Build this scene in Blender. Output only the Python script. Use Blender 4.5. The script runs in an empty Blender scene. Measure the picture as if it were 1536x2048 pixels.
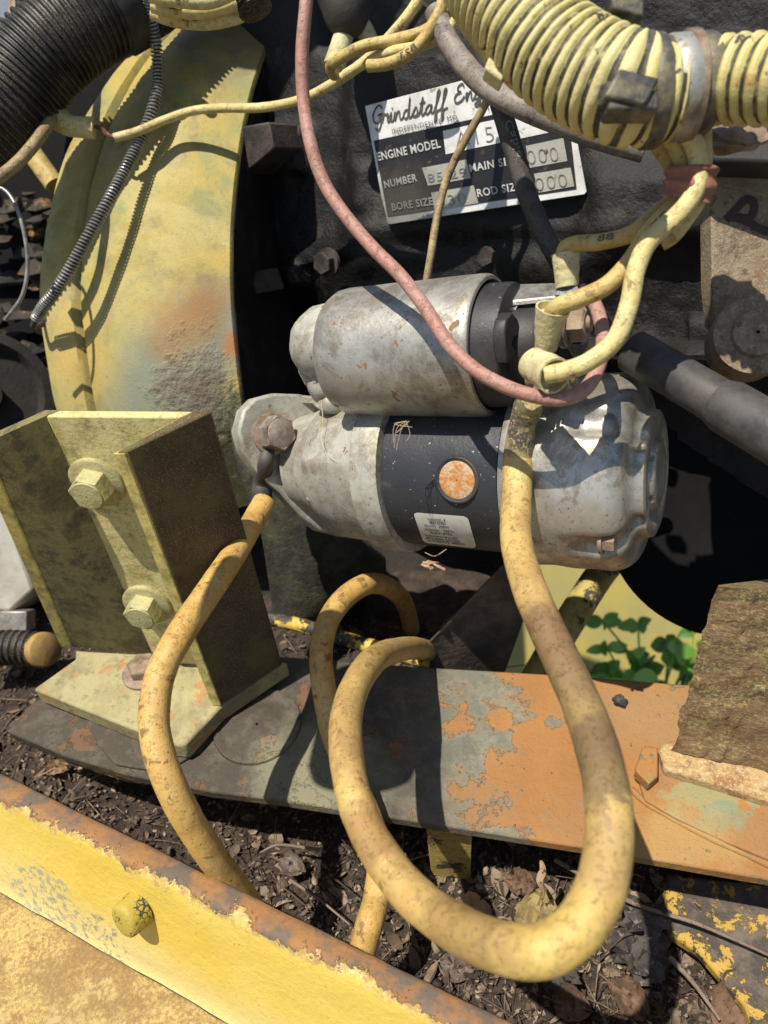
import bpy, math, random
from mathutils import Vector, Matrix, noise as mn
random.seed(7)
S = bpy.context.scene
COL = S.collection
# ------------------------------------------------------------------ camera, sky, sun, exposure
FPX = 1500.0
CAM = Vector((0, 0, 1.3))
SP = .637; CP = math.sqrt(1-SP*SP); PHI = math.radians(6.78)
_r0 = Vector((1, 0, 0)); _d0 = Vector((0, -SP, -CP)); FWD = Vector((0, CP, -SP))
RIGHT = math.cos(PHI)*_r0 + math.sin(PHI)*_d0
DOWN = -math.sin(PHI)*_r0 + math.cos(PHI)*_d0
camd = bpy.data.cameras.new('camera'); cam = bpy.data.objects.new('camera', camd); COL.objects.link(cam)
m = Matrix((RIGHT, -DOWN, -FWD)).transposed().to_4x4(); m.translation = CAM
cam.matrix_world = m
camd.sensor_fit = 'VERTICAL'; camd.sensor_height = 36; camd.lens = FPX/2048*36
camd.clip_start = .01; camd.clip_end = 500
camd.dof.use_dof = True; camd.dof.focus_distance = .47; camd.dof.aperture_fstop = 9.5
S.camera = cam
SUN_CAM = (.34, .60, .73)            # direction the light travels, in right / down / forward
sd = (RIGHT*SUN_CAM[0] + DOWN*SUN_CAM[1] + FWD*SUN_CAM[2]).normalized()
W = bpy.data.worlds.new('World'); S.world = W; W.use_nodes = True
nt = W.node_tree; bg = nt.nodes['Background']
sky = nt.nodes.new('ShaderNodeTexSky'); sky.sky_type = 'NISHITA'; sky.sun_disc = False
sky.sun_elevation = math.asin(-sd.z); sky.sun_rotation = math.atan2(-sd.x, -sd.y)
nt.links.new(sky.outputs[0], bg.inputs[0]); bg.inputs[1].default_value = .085
sl = bpy.data.lights.new('sun', 'SUN'); sl.energy = 4.8; sl.angle = math.radians(.5); sl.color = (1, .94, .84)
so = bpy.data.objects.new('sun', sl); COL.objects.link(so); so.location = CAM - sd*5
so.rotation_euler = sd.to_track_quat('-Z', 'Y').to_euler()
S.view_settings.view_transform = 'Standard'; S.view_settings.look = 'None'
S.view_settings.exposure = .30; S.view_settings.gamma = 1; S.view_settings.use_curve_mapping = False

# ------------------------------------------------------------------ maths helpers
UP = Vector((0, 0, 1))
def ray(px, py): return RIGHT*((px-768)/FPX) + DOWN*((py-1024)/FPX) + FWD
def P(px, py, d): return CAM + ray(px, py)*d
def onplane(px, py, q, n):
    r = ray(px, py); return CAM + r*((q-CAM).dot(n)/r.dot(n))
def onz(px, py, z): return onplane(px, py, Vector((0, 0, z)), UP)
def oncyl(px, py, A, a, r):
    v = ray(px, py).normalized(); w = CAM-A
    v2 = v-a*v.dot(a); w2 = w-a*w.dot(a)
    qa = v2.dot(v2); qb = 2*v2.dot(w2); qc = w2.dot(w2)-r*r
    D = max(qb*qb-4*qa*qc, 0); t = (-qb-math.sqrt(D))/(2*qa)
    p = CAM+v*t; n = (p-A); n = (n-a*n.dot(a)).normalized()
    return p, n
def depth(p): return (p-CAM).dot(FWD)
def cr(pts, n):
    """Catmull-Rom resample of tuples/vectors of any length"""
    pts = [tuple(p) for p in pts]
    if len(pts) == 2: return [tuple(a+(b-a)*i/n for a, b in zip(*pts)) for i in range(n+1)]
    q = [tuple(2*a-b for a, b in zip(pts[0], pts[1]))] + pts + [tuple(2*a-b for a, b in zip(pts[-1], pts[-2]))]
    out = []; N = len(pts)-1
    for i in range(n+1):
        s = i/n*N; k = min(int(s), N-1); t = s-k
        p0, p1, p2, p3 = q[k:k+4]
        out.append(tuple(.5*(2*b+(c-a)*t+(2*a-5*b+4*c-d)*t*t+(3*b-a-3*c+d)*t**3) for a, b, c, d in zip(p0, p1, p2, p3)))
    return out
def frame(n, ref=None):
    n = n.normalized(); ref = ref or UP
    if abs(n.dot(ref.normalized())) > .97: ref = RIGHT
    u = (ref-n*n.dot(ref)).normalized(); return u, n.cross(u)
def fbm(x, y, z=0, o=4): return mn.fractal(Vector((x, y, z)), .6, 2.1, o)
def sst(a, b, x):
    t = max(0, min(1, (x-a)/(b-a))); return t*t*(3-2*t)

class G:
    def __init__(s): s.v = []; s.f = []
    def grid(s, rows, closed_u=False, cap0=False, cap1=False):
        b = len(s.v); nu = len(rows[0]); nr = len(rows)
        for r in rows: s.v += [tuple(p) for p in r]
        for i in range(nr-1):
            for j in range(nu if closed_u else nu-1):
                k = (j+1) % nu
                s.f.append((b+i*nu+j, b+i*nu+k, b+(i+1)*nu+k, b+(i+1)*nu+j))
        if cap0: s.f.append(tuple(b+j for j in range(nu))[::-1])
        if cap1: s.f.append(tuple(b+(nr-1)*nu+j for j in range(nu)))
        return s
    def sweep(s, pts, rad, seg=12, caps=True, step=None, rough=0, sx=1, ref=None):
        """pts: world points; rad: radius or list or function(arclen fraction, arclen)"""
        n = step or max(8, len(pts)*6)
        c = [Vector(p) for p in (cr(pts, n) if len(pts) > 1 and step != 0 else pts)]
        L = [0]
        for i in range(1, len(c)): L.append(L[-1]+(c[i]-c[i-1]).length)
        t = (c[1]-c[0]).normalized(); u, w = frame(t, ref); rows = []
        for i, p in enumerate(c):
            t2 = (c[min(i+1, len(c)-1)]-c[max(i-1, 0)])
            if t2.length > 1e-9: t2.normalize()
            else: t2 = t
            q = t.rotation_difference(t2); u = q @ u; u = (u-t2*u.dot(t2)).normalized(); w = t2.cross(u); t = t2
            if callable(rad): r = rad(L[i]/L[-1], L[i])
            elif isinstance(rad, (list, tuple)):
                x = i/(len(c)-1)*(len(rad)-1); k = min(int(x), len(rad)-2); r = rad[k]+(rad[k+1]-rad[k])*(x-k)
            else: r = rad
            if rough: r *= 1+rough*fbm(L[i]*60, r*99, len(s.v) % 97*.1)
            rows.append([p+(u*math.cos(a)*sx+w*math.sin(a))*r for a in [2*math.pi*j/seg for j in range(seg)]])
        s.grid(rows, True, caps, caps); return s
    def lathe(s, O, ax, prof, seg=48, ref=None, fn=None, cap0=False, cap1=False):
        ax = ax.normalized(); u, w = frame(ax, ref); rows = []
        for t, r in prof:
            row = []
            for j in range(seg):
                a = 2*math.pi*j/seg; dr = fn(t, a) if fn else 0
                row.append(O+ax*t+(u*math.cos(a)+w*math.sin(a))*max(r+dr, 1e-5))
            rows.append(row)
        s.grid(rows, True, cap0, cap1); return s
    def prism(s, poly, vec):
        b = len(s.v); n = len(poly); s.v += [tuple(p) for p in poly]+[tuple(Vector(p)+vec) for p in poly]
        s.f.append(tuple(range(b, b+n))[::-1]); s.f.append(tuple(range(b+n, b+2*n)))
        for i in range(n):
            k = (i+1) % n; s.f.append((b+i, b+k, b+n+k, b+n+i))
        return s
    def box(s, c, x, y, z):
        """c centre, x y z half vectors"""
        p = [c-x-y-z, c+x-y-z, c+x+y-z, c-x+y-z]; return s.prism(p, z*2)
    def hexa(s, c, n, r, h, ref=None, ch=.12, dome=True):
        u, w = frame(n, ref); n = n.normalized()
        ring = lambda rr, hh: [c+n*hh+(u*math.cos(k*math.pi/3)+w*math.sin(k*math.pi/3))*rr for k in range(6)]
        b = [[p for p in ring(r, 0)], ring(r, h*(1-ch)), ring(r*.93, h)]
        return s.grid(b, True, True, True)
    def blob(s, c, rx, ry, rz, seed=0, amp=.25, n=8, m=5, R=None):
        rows = []
        for i in range(m+1):
            th = math.pi*i/m; row = []
            for j in range(n):
                ph = 2*math.pi*j/n
                d = Vector((math.sin(th)*math.cos(ph), math.sin(th)*math.sin(ph), math.cos(th)))
                k = 1+amp*mn.noise(d*1.7+Vector((seed*3.1, seed, 0)))*2
                q = Vector((d.x*rx, d.y*ry, d.z*rz))*k
                if R: q = R @ q
                row.append(c+q)
            rows.append(row)
        return s.grid(rows, True)

# ------------------------------------------------------------------ object helpers
ROOTLOC = {}
def put(name, g, mat, parent=None, smooth=45, bevel=0, label=None, kind=None, uvless=True):
    me = bpy.data.meshes.new(name); me.from_pydata([tuple(v) for v in g.v], [], g.f); me.update(calc_edges=True)
    me.validate()
    import bmesh
    bm = bmesh.new(); bm.from_mesh(me); bmesh.ops.recalc_face_normals(bm, faces=bm.faces); bm.to_mesh(me); bm.free()
    if smooth:
        for p in me.polygons: p.use_smooth = True
        me.set_sharp_from_angle(angle=math.radians(smooth))
    xs = [v.co for v in me.vertices]
    lo = Vector([min(c[i] for c in xs) for i in range(3)]); hi = Vector([max(c[i] for c in xs) for i in range(3)])
    org = Vector(((lo.x+hi.x)/2, (lo.y+hi.y)/2, lo.z)); me.transform(Matrix.Translation(-org))
    for mm in (mat if isinstance(mat, (list, tuple)) else [mat]): me.materials.append(mm)
    o = bpy.data.objects.new(name, me); COL.objects.link(o)
    if parent is not None:
        o.parent = parent; o.location = org-ROOTLOC[parent.name]
    else: o.location = org
    ROOTLOC[o.name] = org
    if bevel:
        b = o.modifiers.new('bevel', 'BEVEL'); b.width = bevel; b.segments = 2; b.limit_method = 'ANGLE'; b.angle_limit = math.radians(40)
    if label: o['label'] = label
    if kind: o['kind'] = kind
    return o
def tag(o, label, cat, group=None):
    o['label'] = label; o['category'] = cat
    if group: o['group'] = group
    return o
def thing(name, label, cat, loc, group=None):
    o = bpy.data.objects.new(name, None); COL.objects.link(o); o.location = loc; o.empty_display_size = .02
    ROOTLOC[o.name] = Vector(loc); return tag(o, label, cat, group)
def one(name, g, mat, label, cat, group=None, **k): return tag(put(name, g, mat, **k), label, cat, group)

# ------------------------------------------------------------------ materials
class M:
    def __init__(s, name):
        s.m = bpy.data.materials.new(name); s.m.use_nodes = True; s.t = s.m.node_tree; s.n = s.t.nodes
        s.b = s.n['Principled BSDF']; s.tc = s.n.new('ShaderNodeTexCoord').outputs['Object']
        s.pos = s.n.new('ShaderNodeNewGeometry')
        s.h = None
    def L(s, a, b): s.t.links.new(a, b)
    def setin(s, sock, v):
        if hasattr(v, 'links') or isinstance(v, bpy.types.NodeSocket): s.L(v, sock)
        else:
            if isinstance(v, tuple) and len(v) == 3 and len(sock.default_value) == 4: v = v+(1,)
            sock.default_value = v
    def noise(s, sc, det=4, ro=.6, dist=0, stretch=None, off=(0, 0, 0)):
        c = s.tc
        if stretch or any(off):
            mp = s.n.new('ShaderNodeMapping'); s.L(c, mp.inputs[0]); mp.inputs['Location'].default_value = off
            mp.inputs['Scale'].default_value = stretch or (1, 1, 1); c = mp.outputs[0]
        x = s.n.new('ShaderNodeTexNoise'); s.L(c, x.inputs['Vector']); x.inputs['Scale'].default_value = sc
        x.inputs['Detail'].default_value = det; x.inputs['Roughness'].default_value = ro; x.inputs['Distortion'].default_value = dist
        return x.outputs[0]
    def vor(s, sc, feat='F1', rnd=1):
        x = s.n.new('ShaderNodeTexVoronoi'); s.L(s.tc, x.inputs['Vector']); x.inputs['Scale'].default_value = sc
        x.feature = feat; x.inputs['Randomness'].default_value = rnd; return x.outputs['Distance']
    def step(s, v, a, b):
        x = s.n.new('ShaderNodeMapRange'); x.interpolation_type = 'SMOOTHSTEP'; s.L(v, x.inputs[0])
        x.inputs[1].default_value = min(a, b); x.inputs[2].default_value = max(a, b)
        if a > b: x.inputs[3].default_value = 1; x.inputs[4].default_value = 0
        return x.outputs[0]
    def ma(s, op, a, b=0, c=0):
        x = s.n.new('ShaderNodeMath'); x.operation = op
        for i, v in enumerate((a, b, c)): s.setin(x.inputs[i], v)
        return x.outputs[0]
    def mix(s, f, a, b):
        x = s.n.new('ShaderNodeMix'); x.data_type = 'RGBA'; s.setin(x.inputs[0], f); s.setin(x.inputs[6], a); s.setin(x.inputs[7], b)
        return x.outputs[2]
    def mixf(s, f, a, b):
        x = s.n.new('ShaderNodeMix'); x.data_type = 'FLOAT'; s.setin(x.inputs[0], f); s.setin(x.inputs[2], a); s.setin(x.inputs[3], b)
        return x.outputs[0]
    def near(s, p, r, soft=.4, nz=None, amp=.5, sc=None):
        """mask: 1 within r of world point p, ragged by noise; sc = stretch vector"""
        v = s.n.new('ShaderNodeVectorMath'); v.operation = 'SUBTRACT'; s.L(s.pos.outputs['Position'], v.inputs[0]); v.inputs[1].default_value = tuple(p)
        o = v.outputs[0]
        if sc:
            w = s.n.new('ShaderNodeVectorMath'); w.operation = 'MULTIPLY'; s.L(o, w.inputs[0]); w.inputs[1].default_value = sc; o = w.outputs[0]
        l = s.n.new('ShaderNodeVectorMath'); l.operation = 'LENGTH'; s.L(o, l.inputs[0]); d = l.outputs['Value']
        if nz is not None: d = s.ma('ADD', d, s.ma('MULTIPLY', s.ma('SUBTRACT', nz, .5), r*amp*2))
        return s.step(d, r, r*(1-soft))
    def along(s, p, dvec):
        """signed world distance from p along dvec"""
        v = s.n.new('ShaderNodeVectorMath'); v.operation = 'SUBTRACT'; s.L(s.pos.outputs['Position'], v.inputs[0]); v.inputs[1].default_value = tuple(p)
        l = s.n.new('ShaderNodeVectorMath'); l.operation = 'DOT_PRODUCT'; s.L(v.outputs[0], l.inputs[0]); l.inputs[1].default_value = tuple(dvec.normalized())
        return l.outputs['Value']
    def isl(s): return s.pos.outputs['Random Per Island']
    def bump(s, h, dist=.0005, st=1):
        x = s.n.new('ShaderNodeBump'); x.inputs['Distance'].default_value = dist; x.inputs['Strength'].default_value = st
        s.L(h, x.inputs['Height'])
        if s.h is not None: s.L(s.h, x.inputs['Normal'])
        s.h = x.outputs[0]
    def out(s, col, rough=.6, metal=0, spec=.5, **k):
        s.setin(s.b.inputs['Base Color'], col); s.setin(s.b.inputs['Roughness'], rough); s.setin(s.b.inputs['Metallic'], metal)
        s.b.inputs['Specular IOR Level'].default_value = spec
        for a, v in k.items(): s.setin(s.b.inputs[a], v)
        if s.h is not None: s.L(s.h, s.b.inputs['Normal'])
        return s.m
def ramp3(s, v, a, b, c, lo=.4, mid=.5, hi=.6):
    return s.mix(s.step(v, mid, hi), s.mix(s.step(v, lo, mid), a, b), c)

DRUST = (.085, .045, .022); RUST = (.30, .115, .035); ORUST = (.43, .19, .065); DIRT = (.16, .115, .075)
def m_simple(name, c1, c2, sc=80, rough=.6, metal=0, bump=.0003, bsc=600, dirt=None, damt=.5, lo=.35, hi=.65, spec=.4, speck=None, spk=.62):
    s = M(name); n = s.noise(sc, 6, .65); c = s.mix(s.step(n, lo, hi), c1, c2)
    if dirt:
        d = s.noise(sc*.4, 8, .7, off=(3, 1, 2)); c = s.mix(s.ma('MULTIPLY', s.step(d, .42, .68), damt), c, dirt)
    if speck:
        d = s.noise(sc*5, 3, .6, off=(7, 1, 2)); c = s.mix(s.step(d, spk, spk+.06), c, speck)
    f = s.noise(bsc, 4, .7)
    c = s.mix(s.ma('MULTIPLY', s.step(f, .3, .8), .35), c, (0, 0, 0)) if 0 else c
    s.bump(f, bump); return s.out(c, s.mixf(n, rough-.12, rough+.15), metal, spec)
mat = {}
def cable_mat(name, c1, c2, stain, amt=.75, dust=None, pale=None, spots=()):
    s = M(name); n = s.noise(70, 5, .6); c = s.mix(s.step(n, .35, .7), c1, c2)
    if pale: c = s.mix(s.ma('MULTIPLY', s.step(s.noise(30, 4, .6, off=(9, 2, 0)), .5, .65), .7), c, pale)
    st = s.noise(110, 4, .55, .6, off=(4, 4, 4)); c = s.mix(s.ma('MULTIPLY', s.step(st, .60, .66), amt), c, stain)
    st2 = s.noise(480, 2, .5, off=(1, 8, 4)); c = s.mix(s.ma('MULTIPLY', s.step(st2, .66, .70), amt), c, stain)
    gr = s.noise(24, 6, .7, off=(5, 0, 3)); c = s.mix(s.ma('MULTIPLY', s.step(gr, .50, .66), .5), c, tuple(.5*a+.5*b for a, b in zip(c1, stain)))
    gr = s.noise(11, 7, .75, .5, off=(2, 6, 3)); c = s.mix(s.ma('MULTIPLY', s.step(gr, .50, .62), .5), c, tuple(.45*a+.55*b for a, b in zip(c1, stain)))
    for q in spots: c = s.mix(s.ma('MULTIPLY', s.near(P(*q[:3]), q[3], .5, s.noise(45, 6, .7, off=(q[3]*99, 0, 0)), .9), q[4]), c, q[5])
    if dust:
        c = s.mix(s.ma('MULTIPLY', s.step(s.noise(1500, 2, .6), .5, .62), .5), c, dust)
    s.bump(s.noise(90, 3, .5), .0008); s.bump(s.noise(700, 4, .7), .00035); s.bump(s.step(s.noise(260, 5, .7, off=(3, 3, 0)), .56, .60), .00025)
    return s.out(c, s.mixf(n, .42, .62), 0, .45)
mat['cable'] = cable_mat('yellow_cable_jacket', (.54, .325, .09), (.60, .40, .13), (.15, .08, .035))
mat['cable_big'] = cable_mat('weathered_yellow_cable_jacket', (.50, .32, .10), (.56, .38, .13), (.15, .09, .045), .6, None, (.62, .47, .16), ((1135, 1290, .33, .034, .85, (.17, .10, .05)), (1180, 1410, .30, .034, .75, (.24, .16, .07)), (1205, 1500, .28, .024, .8, (.16, .10, .05)), (1010, 1900, .245, .010, .6, (.28, .16, .06)), (1120, 1890, .24, .026, .45, (.58, .42, .10)), (905, 1860, .27, .028, .6, (.27, .16, .06)), (700, 1460, .36, .02, .6, (.30, .18, .07)), (730, 1660, .33, .02, .6, (.28, .15, .06)), (1230, 1700, .25, .02, .5, (.36, .24, .10)), (1035, 930, .41, .012, .8, (.55, .45, .16))))
mat['wire'] = cable_mat('cream_yellow_wire_insulation', (.62, .50, .20), (.70, .60, .28), (.28, .15, .06), .7)
mat['wire2'] = cable_mat('ochre_wire_insulation', (.50, .36, .11), (.58, .44, .16), (.17, .10, .05), .6)
mat['wire_brown'] = cable_mat('brown_stained_wire', (.24, .17, .08), (.45, .35, .17), (.09, .05, .03), .7)
mat['pink'] = cable_mat('faded_pink_wire', (.40, .20, .155), (.44, .26, .21), (.22, .12, .08), .5)
mat['greywire'] = cable_mat('dusty_grey_cable', (.055, .048, .045), (.10, .085, .075), (.03, .02, .02), .5)
mat['dustcable'] = cable_mat('dust_covered_cable', (.20, .17, .14), (.30, .26, .21), (.08, .06, .05), .6)
def m_loom(name, groove, rib, dust):
    s = M(name); n = s.noise(60, 6, .7); c = s.mix(s.step(n, .35, .7), groove, rib)
    c = s.mix(s.ma('MULTIPLY', s.step(s.noise(1300, 3, .7), .52, .64), s.step(s.noise(30, 3), .35, .6)), c, dust)
    s.bump(s.noise(700, 3, .6), .0002); return s.out(c, .5, 0, .4)
mat['loom'] = m_loom('black_corrugated_plastic', (.012, .012, .013), (.03, .029, .028), (.26, .21, .13))
def m_oversprayed():
    s = M('oversprayed_corrugated_plastic')
    n = s.noise(45, 5, .6); c = s.mix(s.step(n, .3, .7), (.58, .49, .18), (.66, .59, .28))
    c = s.mix(s.step(s.noise(130, 5, .7, off=(2, 2, 0)), .62, .67), c, (.06, .055, .05))
    c = s.mix(s.ma('MULTIPLY', s.step(s.noise(90, 4, .6, off=(5, 2, 9)), .64, .72), .8), c, (.45, .20, .06))
    at = s.n.new('ShaderNodeAttribute'); at.attribute_name = 'groove'
    c = s.mix(s.step(s.ma('ADD', at.outputs['Fac'], s.ma('MULTIPLY', s.ma('SUBTRACT', s.noise(110, 4, .7), .5), .8)), .74, 1.0), c, (.05, .045, .03)); c = s.mix(s.ma('MULTIPLY', s.step(s.noise(24, 7, .75, .4, off=(4, 4, 1)), .50, .62), .5), c, (.30, .24, .11))
    s.bump(s.noise(600, 3), .0003); return s.out(c, .55, 0, .4)
mat['loomy'] = m_oversprayed()

def m_alu(name, base=(.56, .54, .47), spots=.64, moss=False, metal=.6, rough=.33):
    s = M(name); n = s.noise(28, 6, .65); c = s.mix(s.step(n, .35, .65), base, tuple(x*.68 for x in base))
    c = s.mix(s.ma('MULTIPLY', s.step(s.noise(48, 7, .75, .6, off=(3, 0, 0)), .50, .62), .65), c, (.24, .19, .12))
    c = s.mix(s.ma('MULTIPLY', s.step(s.noise(16, 6, .75, .6, off=(3, 5, 0)), .50, .60), .5), c, (.20, .165, .115))
    c = s.mix(s.ma('MULTIPLY', s.step(s.noise(700, 3, .7), .55, .72), .5), c, (.62, .61, .57))
    c = s.mix(s.ma('MULTIPLY', s.step(s.noise(500, 3, .7, off=(8, 0, 0)), .62, .70), .8), c, (.06, .05, .04))
    sp = s.noise(75, 3, .5, .4, off=(1, 5, 2)); k = s.step(sp, spots+.04, spots+.065)
    sp2 = s.noise(190, 2, .5, .2, off=(6, 5, 2)); k = s.ma('MAXIMUM', k, s.step(sp2, .70, .725))
    c = s.mix(s.ma('MULTIPLY', k, .9), c, (.21, .105, .045))
    if moss: c = s.mix(s.ma('MULTIPLY', s.step(s.noise(40, 6, .7, off=(2, 9, 2)), .56, .70), .55), c, (.20, .21, .06))
    s.bump(s.noise(350, 4, .65), .00018); s.bump(s.noise(60, 3), .0003)
    return s.out(c, s.mixf(k, s.mixf(n, rough, rough+.18), .85), s.mixf(k, metal, 0), .5)
mat['alu'] = m_alu('dull_silver_steel'); mat['alumoss'] = m_alu('mossy_cast_aluminium', (.50, .49, .41), .66, True, .25, .5)
mat['zinc'] = m_simple('zinc_plated_steel', (.30, .29, .26), (.42, .40, .36), 200, .4, .6, .0002, 900, (.16, .11, .07), .6)
mat['bolt_rust'] = m_simple('rusty_steel_fastener', (.26, .18, .12), (.36, .28, .20), 150, .6, .2, .0004, 700, DRUST, .8)
mat['bolt_grey'] = m_simple('weathered_grey_fastener', (.26, .22, .18), (.36, .32, .27), 160, .55, .35, .0004, 700, (.13, .07, .04), .8)
def m_blackpaint():
    s = M('chipped_black_paint'); n = s.noise(40, 5, .6); c = s.mix(n, (.022, .024, .028), (.038, .04, .045))
    c = s.mix(s.ma('MULTIPLY', s.step(s.noise(35, 5, .65, off=(2, 0, 1)), .56, .72), .45), c, (.14, .12, .095))
    c = s.mix(s.step(s.noise(420, 2, .6, off=(4, 0, 1)), .70, .73), c, (.42, .38, .30))
    c = s.mix(s.step(s.noise(130, 3, .6, off=(6, 0, 1)), .72, .74), c, (.30, .14, .06))
    s.bump(s.noise(600, 3, .6), .0002); return s.out(c, s.mixf(n, .32, .55), 0, .5)
mat['black'] = m_blackpaint()
def m_block():
    s = M('oily_black_cast_iron'); n = s.noise(18, 7, .7); c = s.mix(s.step(n, .35, .7), (.0045, .0042, .004), (.010, .009, .0075))
    c = s.mix(s.ma('MULTIPLY', s.step(s.noise(34, 7, .75, off=(1, 1, 1)), .52, .64), .8), c, (.040, .030, .023))
    s.bump(s.noise(330, 5, .7), .0012); s.bump(s.noise(60, 4, .6), .0012)
    return s.out(c, s.mixf(n, .4, .7), 0, .5)
mat['block'] = m_block()
mat['rubber'] = m_simple('black_rubber', (.018, .018, .019), (.032, .031, .03), 60, .6, 0, .0003, 400, (.10, .085, .065), .5)
mat['capplastic'] = m_simple('black_moulded_plastic', (.020, .020, .023), (.032, .032, .036), 60, .5, 0, .0002, 500, (.07, .06, .055), .55, speck=(.36, .32, .28), spk=.69)
mat['hosegrey'] = m_simple('scuffed_grey_rubber_hose', (.038, .036, .036), (.075, .07, .068), 70, .55, 0, .0002, 500, (.12, .10, .085), .5, speck=(.28, .13, .05), spk=.73)
mat['sleeve'] = m_simple('cracked_cream_vinyl_sleeve', (.60, .54, .28), (.66, .60, .36), 90, .6, 0, .0006, 500, (.30, .22, .10), .7, speck=(.33, .27, .13), spk=.6)
mat['clampblack'] = m_simple('worn_black_clamp_band', (.04, .04, .042), (.09, .085, .08), 90, .5, .2, .0003, 500, (.33, .29, .16), .8)
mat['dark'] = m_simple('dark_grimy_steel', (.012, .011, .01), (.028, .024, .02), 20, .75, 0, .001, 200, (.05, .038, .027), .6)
mat['copper'] = m_simple('oxidised_copper_strands', (.28, .12, .07), (.13, .07, .05), 400, .5, .6)
mat['redband'] = m_simple('faded_red_tape', (.30, .10, .07), (.38, .17, .12), 90, .6, 0, .0005, 300, (.20, .12, .07), .6)
mat['springsteel'] = m_simple('grey_spring_wire', (.26, .255, .245), (.40, .39, .37), 120, .35, .5, .0001, 900, (.07, .055, .04), .5)
mat['sheath'] = m_simple('dark_line_sheath', (.03, .028, .026), (.07, .06, .055), 60, .6)
mat['blue'] = m_simple('dark_blue_paint', (.03, .06, .10), (.05, .09, .14), 20, .5)
mat['white'] = m_simple('dirty_white_plastic', (.42, .40, .34), (.50, .48, .42), 30, .5, 0, .0003, 300, (.20, .17, .11), .6)
mat['amberglass'] = m_simple('orange_plastic_lens', (.36, .22, .06), (.45, .29, .09), 60, .6, 0, .0003, 400, (.16, .11, .06), .7)
# ------------------------------------------------------------------ main planes of the machine
ZP = 1.3-.470            # top of the floor plate
ZB = ZP+.020             # top of the bracket's foot
ZT = ZB+.229             # top of the channel bracket
ZR = 1.3-.418            # top of the rail
ZD = 1.3-.560            # litter in the trough

# ---- ground under and round the machine, out to the horizon
def m_ground():
    s = M('leafy_brown_earth'); n = s.noise(3, 8, .7); c = ramp3(s, n, (.05, .035, .022), (.10, .075, .045), (.07, .09, .03))
    s.bump(s.noise(30, 8, .7), .02); return s.out(c, .9)
g = G(); N = 24; rows = []
for i in range(N+1):
    row = []
    for j in range(N+1):
        x = (i/N*2-1); y = (j/N*2-1); x = math.copysign(abs(x)**3*200, x); y = math.copysign(abs(y)**3*200, y)
        row.append((x, y, .12*fbm(x*.4, y*.4)-.95))
    rows.append(row)
g.grid(rows); put('ground', g, m_ground(), kind='structure')

# ---- bell housing
def m_bell():
    s = M('mottled_yellow_green_paint'); n = s.noise(14, 6, .65); c = ramp3(s, n, (.33, .275, .07), (.42, .32, .075), (.26, .25, .085), .35, .5, .65)
    c = s.mix(s.step(s.noise(22, 6, .7, off=(4, 2, 0)), .5, .68), c, (.27, .28, .11))
    c = s.mix(s.ma('MULTIPLY', s.step(s.noise(9, 5, .6, off=(4, 7, 3)), .5, .66), .75), c, (.50, .34, .07))
    c = s.mix(s.ma('MULTIPLY', s.step(s.noise(30, 7, .75, .4, off=(8, 1, 2)), .50, .60), .7), c, (.24, .19, .08))
    c = s.mix(s.ma('MULTIPLY', s.step(s.noise(7, 6, .7, .4, off=(8, 6, 2)), .50, .60), .5), c, (.52, .44, .18))
    w = s.noise(45, 5, .7, off=(1, 0, 7)); w2 = s.noise(12, 4, .6, off=(1, 3, 7))
    teal = s.near(P(310, 785, .63), .095, .6, w2, .6); c = s.mix(s.ma('MULTIPLY', teal, .8), c, (.19, .23, .19))
    teal2 = s.near(P(452, 660, .645), .06, .7, w, .6); c = s.mix(s.ma('MULTIPLY', teal2, .8), c, (.21, .24, .20))
    r1 = s.near(P(385, 610, .625), .048, .7, w2, .9, (1, 1, 1.3)); c = s.mix(s.ma('MULTIPLY', r1, .95), c, (.27, .14, .045))
    r3 = s.near(P(350, 640, .64), .05, .9, w2, 1.2); c = s.mix(s.ma('MULTIPLY', r3, .75), c, (.36, .19, .06))
    r2 = s.near(P(470, 690, .65), .018, .6, w, .6); c = s.mix(r2, c, (.40, .17, .07))
    r4 = s.near(P(160, 700, .67), .06, .8, w2, .9); c = s.mix(s.ma('MULTIPLY', r4, .6), c, (.55, .36, .08))
    mud = s.near(P(400, 800, .64), .062, .8, w, .9); c = s.mix(mud, c, s.mix(s.noise(120, 6, .7), (.10, .078, .056), (.24, .19, .14)))
    ms = s.near(P(478, 825, .65), .035, .5, w, .8); c = s.mix(s.ma('MULTIPLY', ms, .8), c, (.08, .10, .045))
    top = s.near(P(480, 60, .68), .09, .7, w2, .7); c = s.mix(s.ma('MULTIPLY', top, .7), c, (.13, .10, .06))  # darkened top: shadow on the housing put into the colour
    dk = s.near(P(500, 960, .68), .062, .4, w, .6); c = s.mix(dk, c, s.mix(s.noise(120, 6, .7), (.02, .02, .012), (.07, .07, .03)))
    wr = s.step(s.noise(160, 5, .7), .60, .68); c = s.mix(s.ma('MULTIPLY', wr, .55), c, (.23, .19, .08))
    c = s.mix(s.ma('MULTIPLY', s.step(s.noise(900, 3, .7), .52, .68), .45), c, (.20, .17, .07))
    s.bump(s.noise(500, 4, .7), .0004); s.bump(s.ma('MULTIPLY', s.noise(140, 6, .65), mud), .004)
    return s.out(c, .62, 0, .4)
mbell = m_bell()
E = [(600, -60, .72), (560, 20, .695), (520, 120, .67), (484, 260, .655), (464, 420, .645), (461, 560, .645), (470, 700, .652), (492, 860, .67), (530, 1000, .70)]
F = [(400, -30, .76), (330, 60, .73), (215, 180, .705), (140, 310, .69), (100, 440, .685), (84, 580, .685), (94, 700, .69), (125, 850, .71), (190, 1000, .74)]
n = 90
Er = [P(*q) for q in cr(E, n)]; Fr = [P(*q) for q in cr(F, n)]
bell = thing('bell_housing', 'big curved mottled yellow-green bell housing between the corrugated hoses and the channel bracket', 'bell housing', P(300, 900, .72))
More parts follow.
